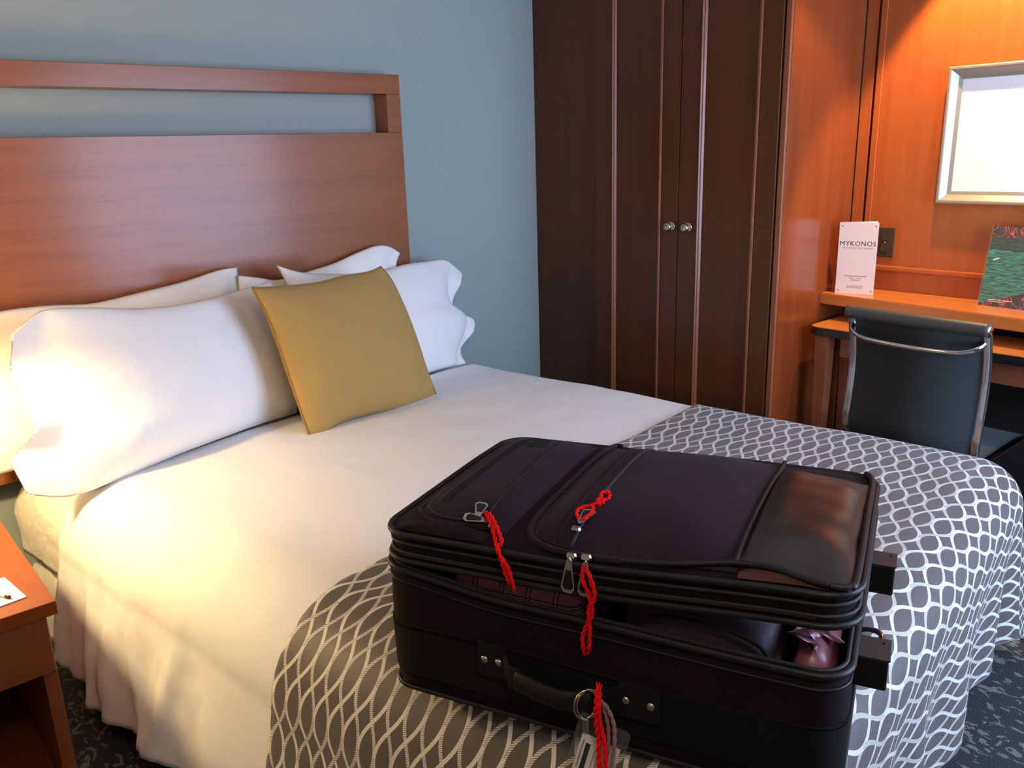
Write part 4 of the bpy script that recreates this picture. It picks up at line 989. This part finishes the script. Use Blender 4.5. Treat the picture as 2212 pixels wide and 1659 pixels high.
fabric_lump('satin_garment', 0.622, 0.684, 0.022, 0.42, 0.0135, lambda x, y: rimz(x)+0.008+0.006*math.sin(x*90), 0.018, M['satin'], 'shiny mauve satin garment at the right end of the open suitcase', 'garment', 5, 0.002)

# luggage tag on the handle
lt = empty('luggage_tag', sc_m@Vector((0.372, -0.048, 0.118)), SA); tag(lt, 'clear luggage tag with printed card hanging from the suitcase handle ring', 'luggage tag')
ltp = Vector((0.372, -0.048, 0.118))
def LT(p): return (p[0]-ltp.x, p[1]-ltp.y, p[2]-ltp.z)
for k, dx in enumerate((0.0, 0.003)):
    tube('key_ring', [LT((0.368+dx+0.016*math.cos(a)*0.8, -0.052+dx+0.012*math.cos(a), 0.110+0.023*math.sin(a))) for a in [2*math.pi*i/28 for i in range(28)]], 0.0014, M['satin_steel'], lt, 6, closed=True)
box('tag_clip', *[LT((0.364, -0.060, 0.072))[0], LT((0.374, 0, 0))[0], LT((0, -0.060, 0))[1], LT((0, -0.054, 0))[1], LT((0, 0, 0.070))[2], LT((0, 0, 0.092))[2]], M['satin_steel'], lt, bev=0.002)
mtg = frame_from(LT((0.384, -0.060, 0.030)), (1, 0.0, -0.22), (0, -1, 0.25))
hold = bpy.data.objects.new('tag_sleeve', None)
bm = bmesh.new()
V = rrect(-0.038, 0.038, -0.058, 0.058, 0.006, 4); n = len(V)
slv = mobj('tag_sleeve', [(p[0], p[1], z) for z in (-0.001, 0.001) for p in V], [tuple(range(n))[::-1], tuple(range(n, 2*n))]+[(i, (i+1) % n, n+(i+1) % n, n+i) for i in range(n)], M['vinyl_clear'], lt); slv.matrix_local = mtg
cd = box('tag_card', -0.027, 0.030, -0.052, 0.030, -0.0006, 0.0006, M['paper'], lt, bev=0); cd.matrix_local = mtg
box('print_bar', -0.018, -0.011, -0.040, 0.018, 0.0006, 0.0009, M['rubber'], cd, bev=0)
text('lettering', 'International Concepts', 0.0046, M['ink'], cd, Matrix.Translation((-0.021, 0.022, 0.0009))@Matrix.Rotation(R(90), 4, 'Z'), align='RIGHT', extrude=0.0001)
for k, (xx, a, b) in enumerate(((-0.004, -0.03, 0.012), (0.002, -0.034, 0.006), (0.007, -0.03, 0.012), (0.016, -0.04, 0.0))): box('print_line', xx, xx+0.0012, a, b, 0.0006, 0.0009, M['ink_grey'], cd, bev=0)
yarn('yarn_tie', [LT(p) for p in ((0.386, -0.050, 0.150), (0.388, -0.062, 0.130), (0.388, -0.064, 0.100), (0.392, -0.066, 0.070), (0.394, -0.070, 0.040), (0.399, -0.074, 0.010), (0.401, -0.075, -0.03))], RY, lt, 0.0024, 0.0020)
yarn('yarn_tie', [LT(p) for p in ((0.389, -0.050, 0.148), (0.391, -0.062, 0.125), (0.393, -0.064, 0.098), (0.401, -0.067, 0.068), (0.404, -0.071, 0.040), (0.404, -0.074, 0.012), (0.408, -0.075, -0.03))], RY, lt, 0.0022, 0.0018)
yarn('pink_cord', [LT(p) for p in ((0.390, -0.054, 0.126), (0.402, -0.058, 0.118), (0.412, -0.060, 0.095), (0.414, -0.064, 0.060), (0.413, -0.068, 0.03), (0.418, -0.070, -0.02))], M['pink_cord'], lt, 0.0020, 0.0013)
yarn('pink_cord', [LT(p) for p in ((0.390, -0.052, 0.120), (0.398, -0.056, 0.108), (0.404, -0.060, 0.088), (0.405, -0.063, 0.060), (0.403, -0.067, 0.03), (0.410, -0.070, -0.02))], M['pink_cord'], lt, 0.0018, 0.0012)
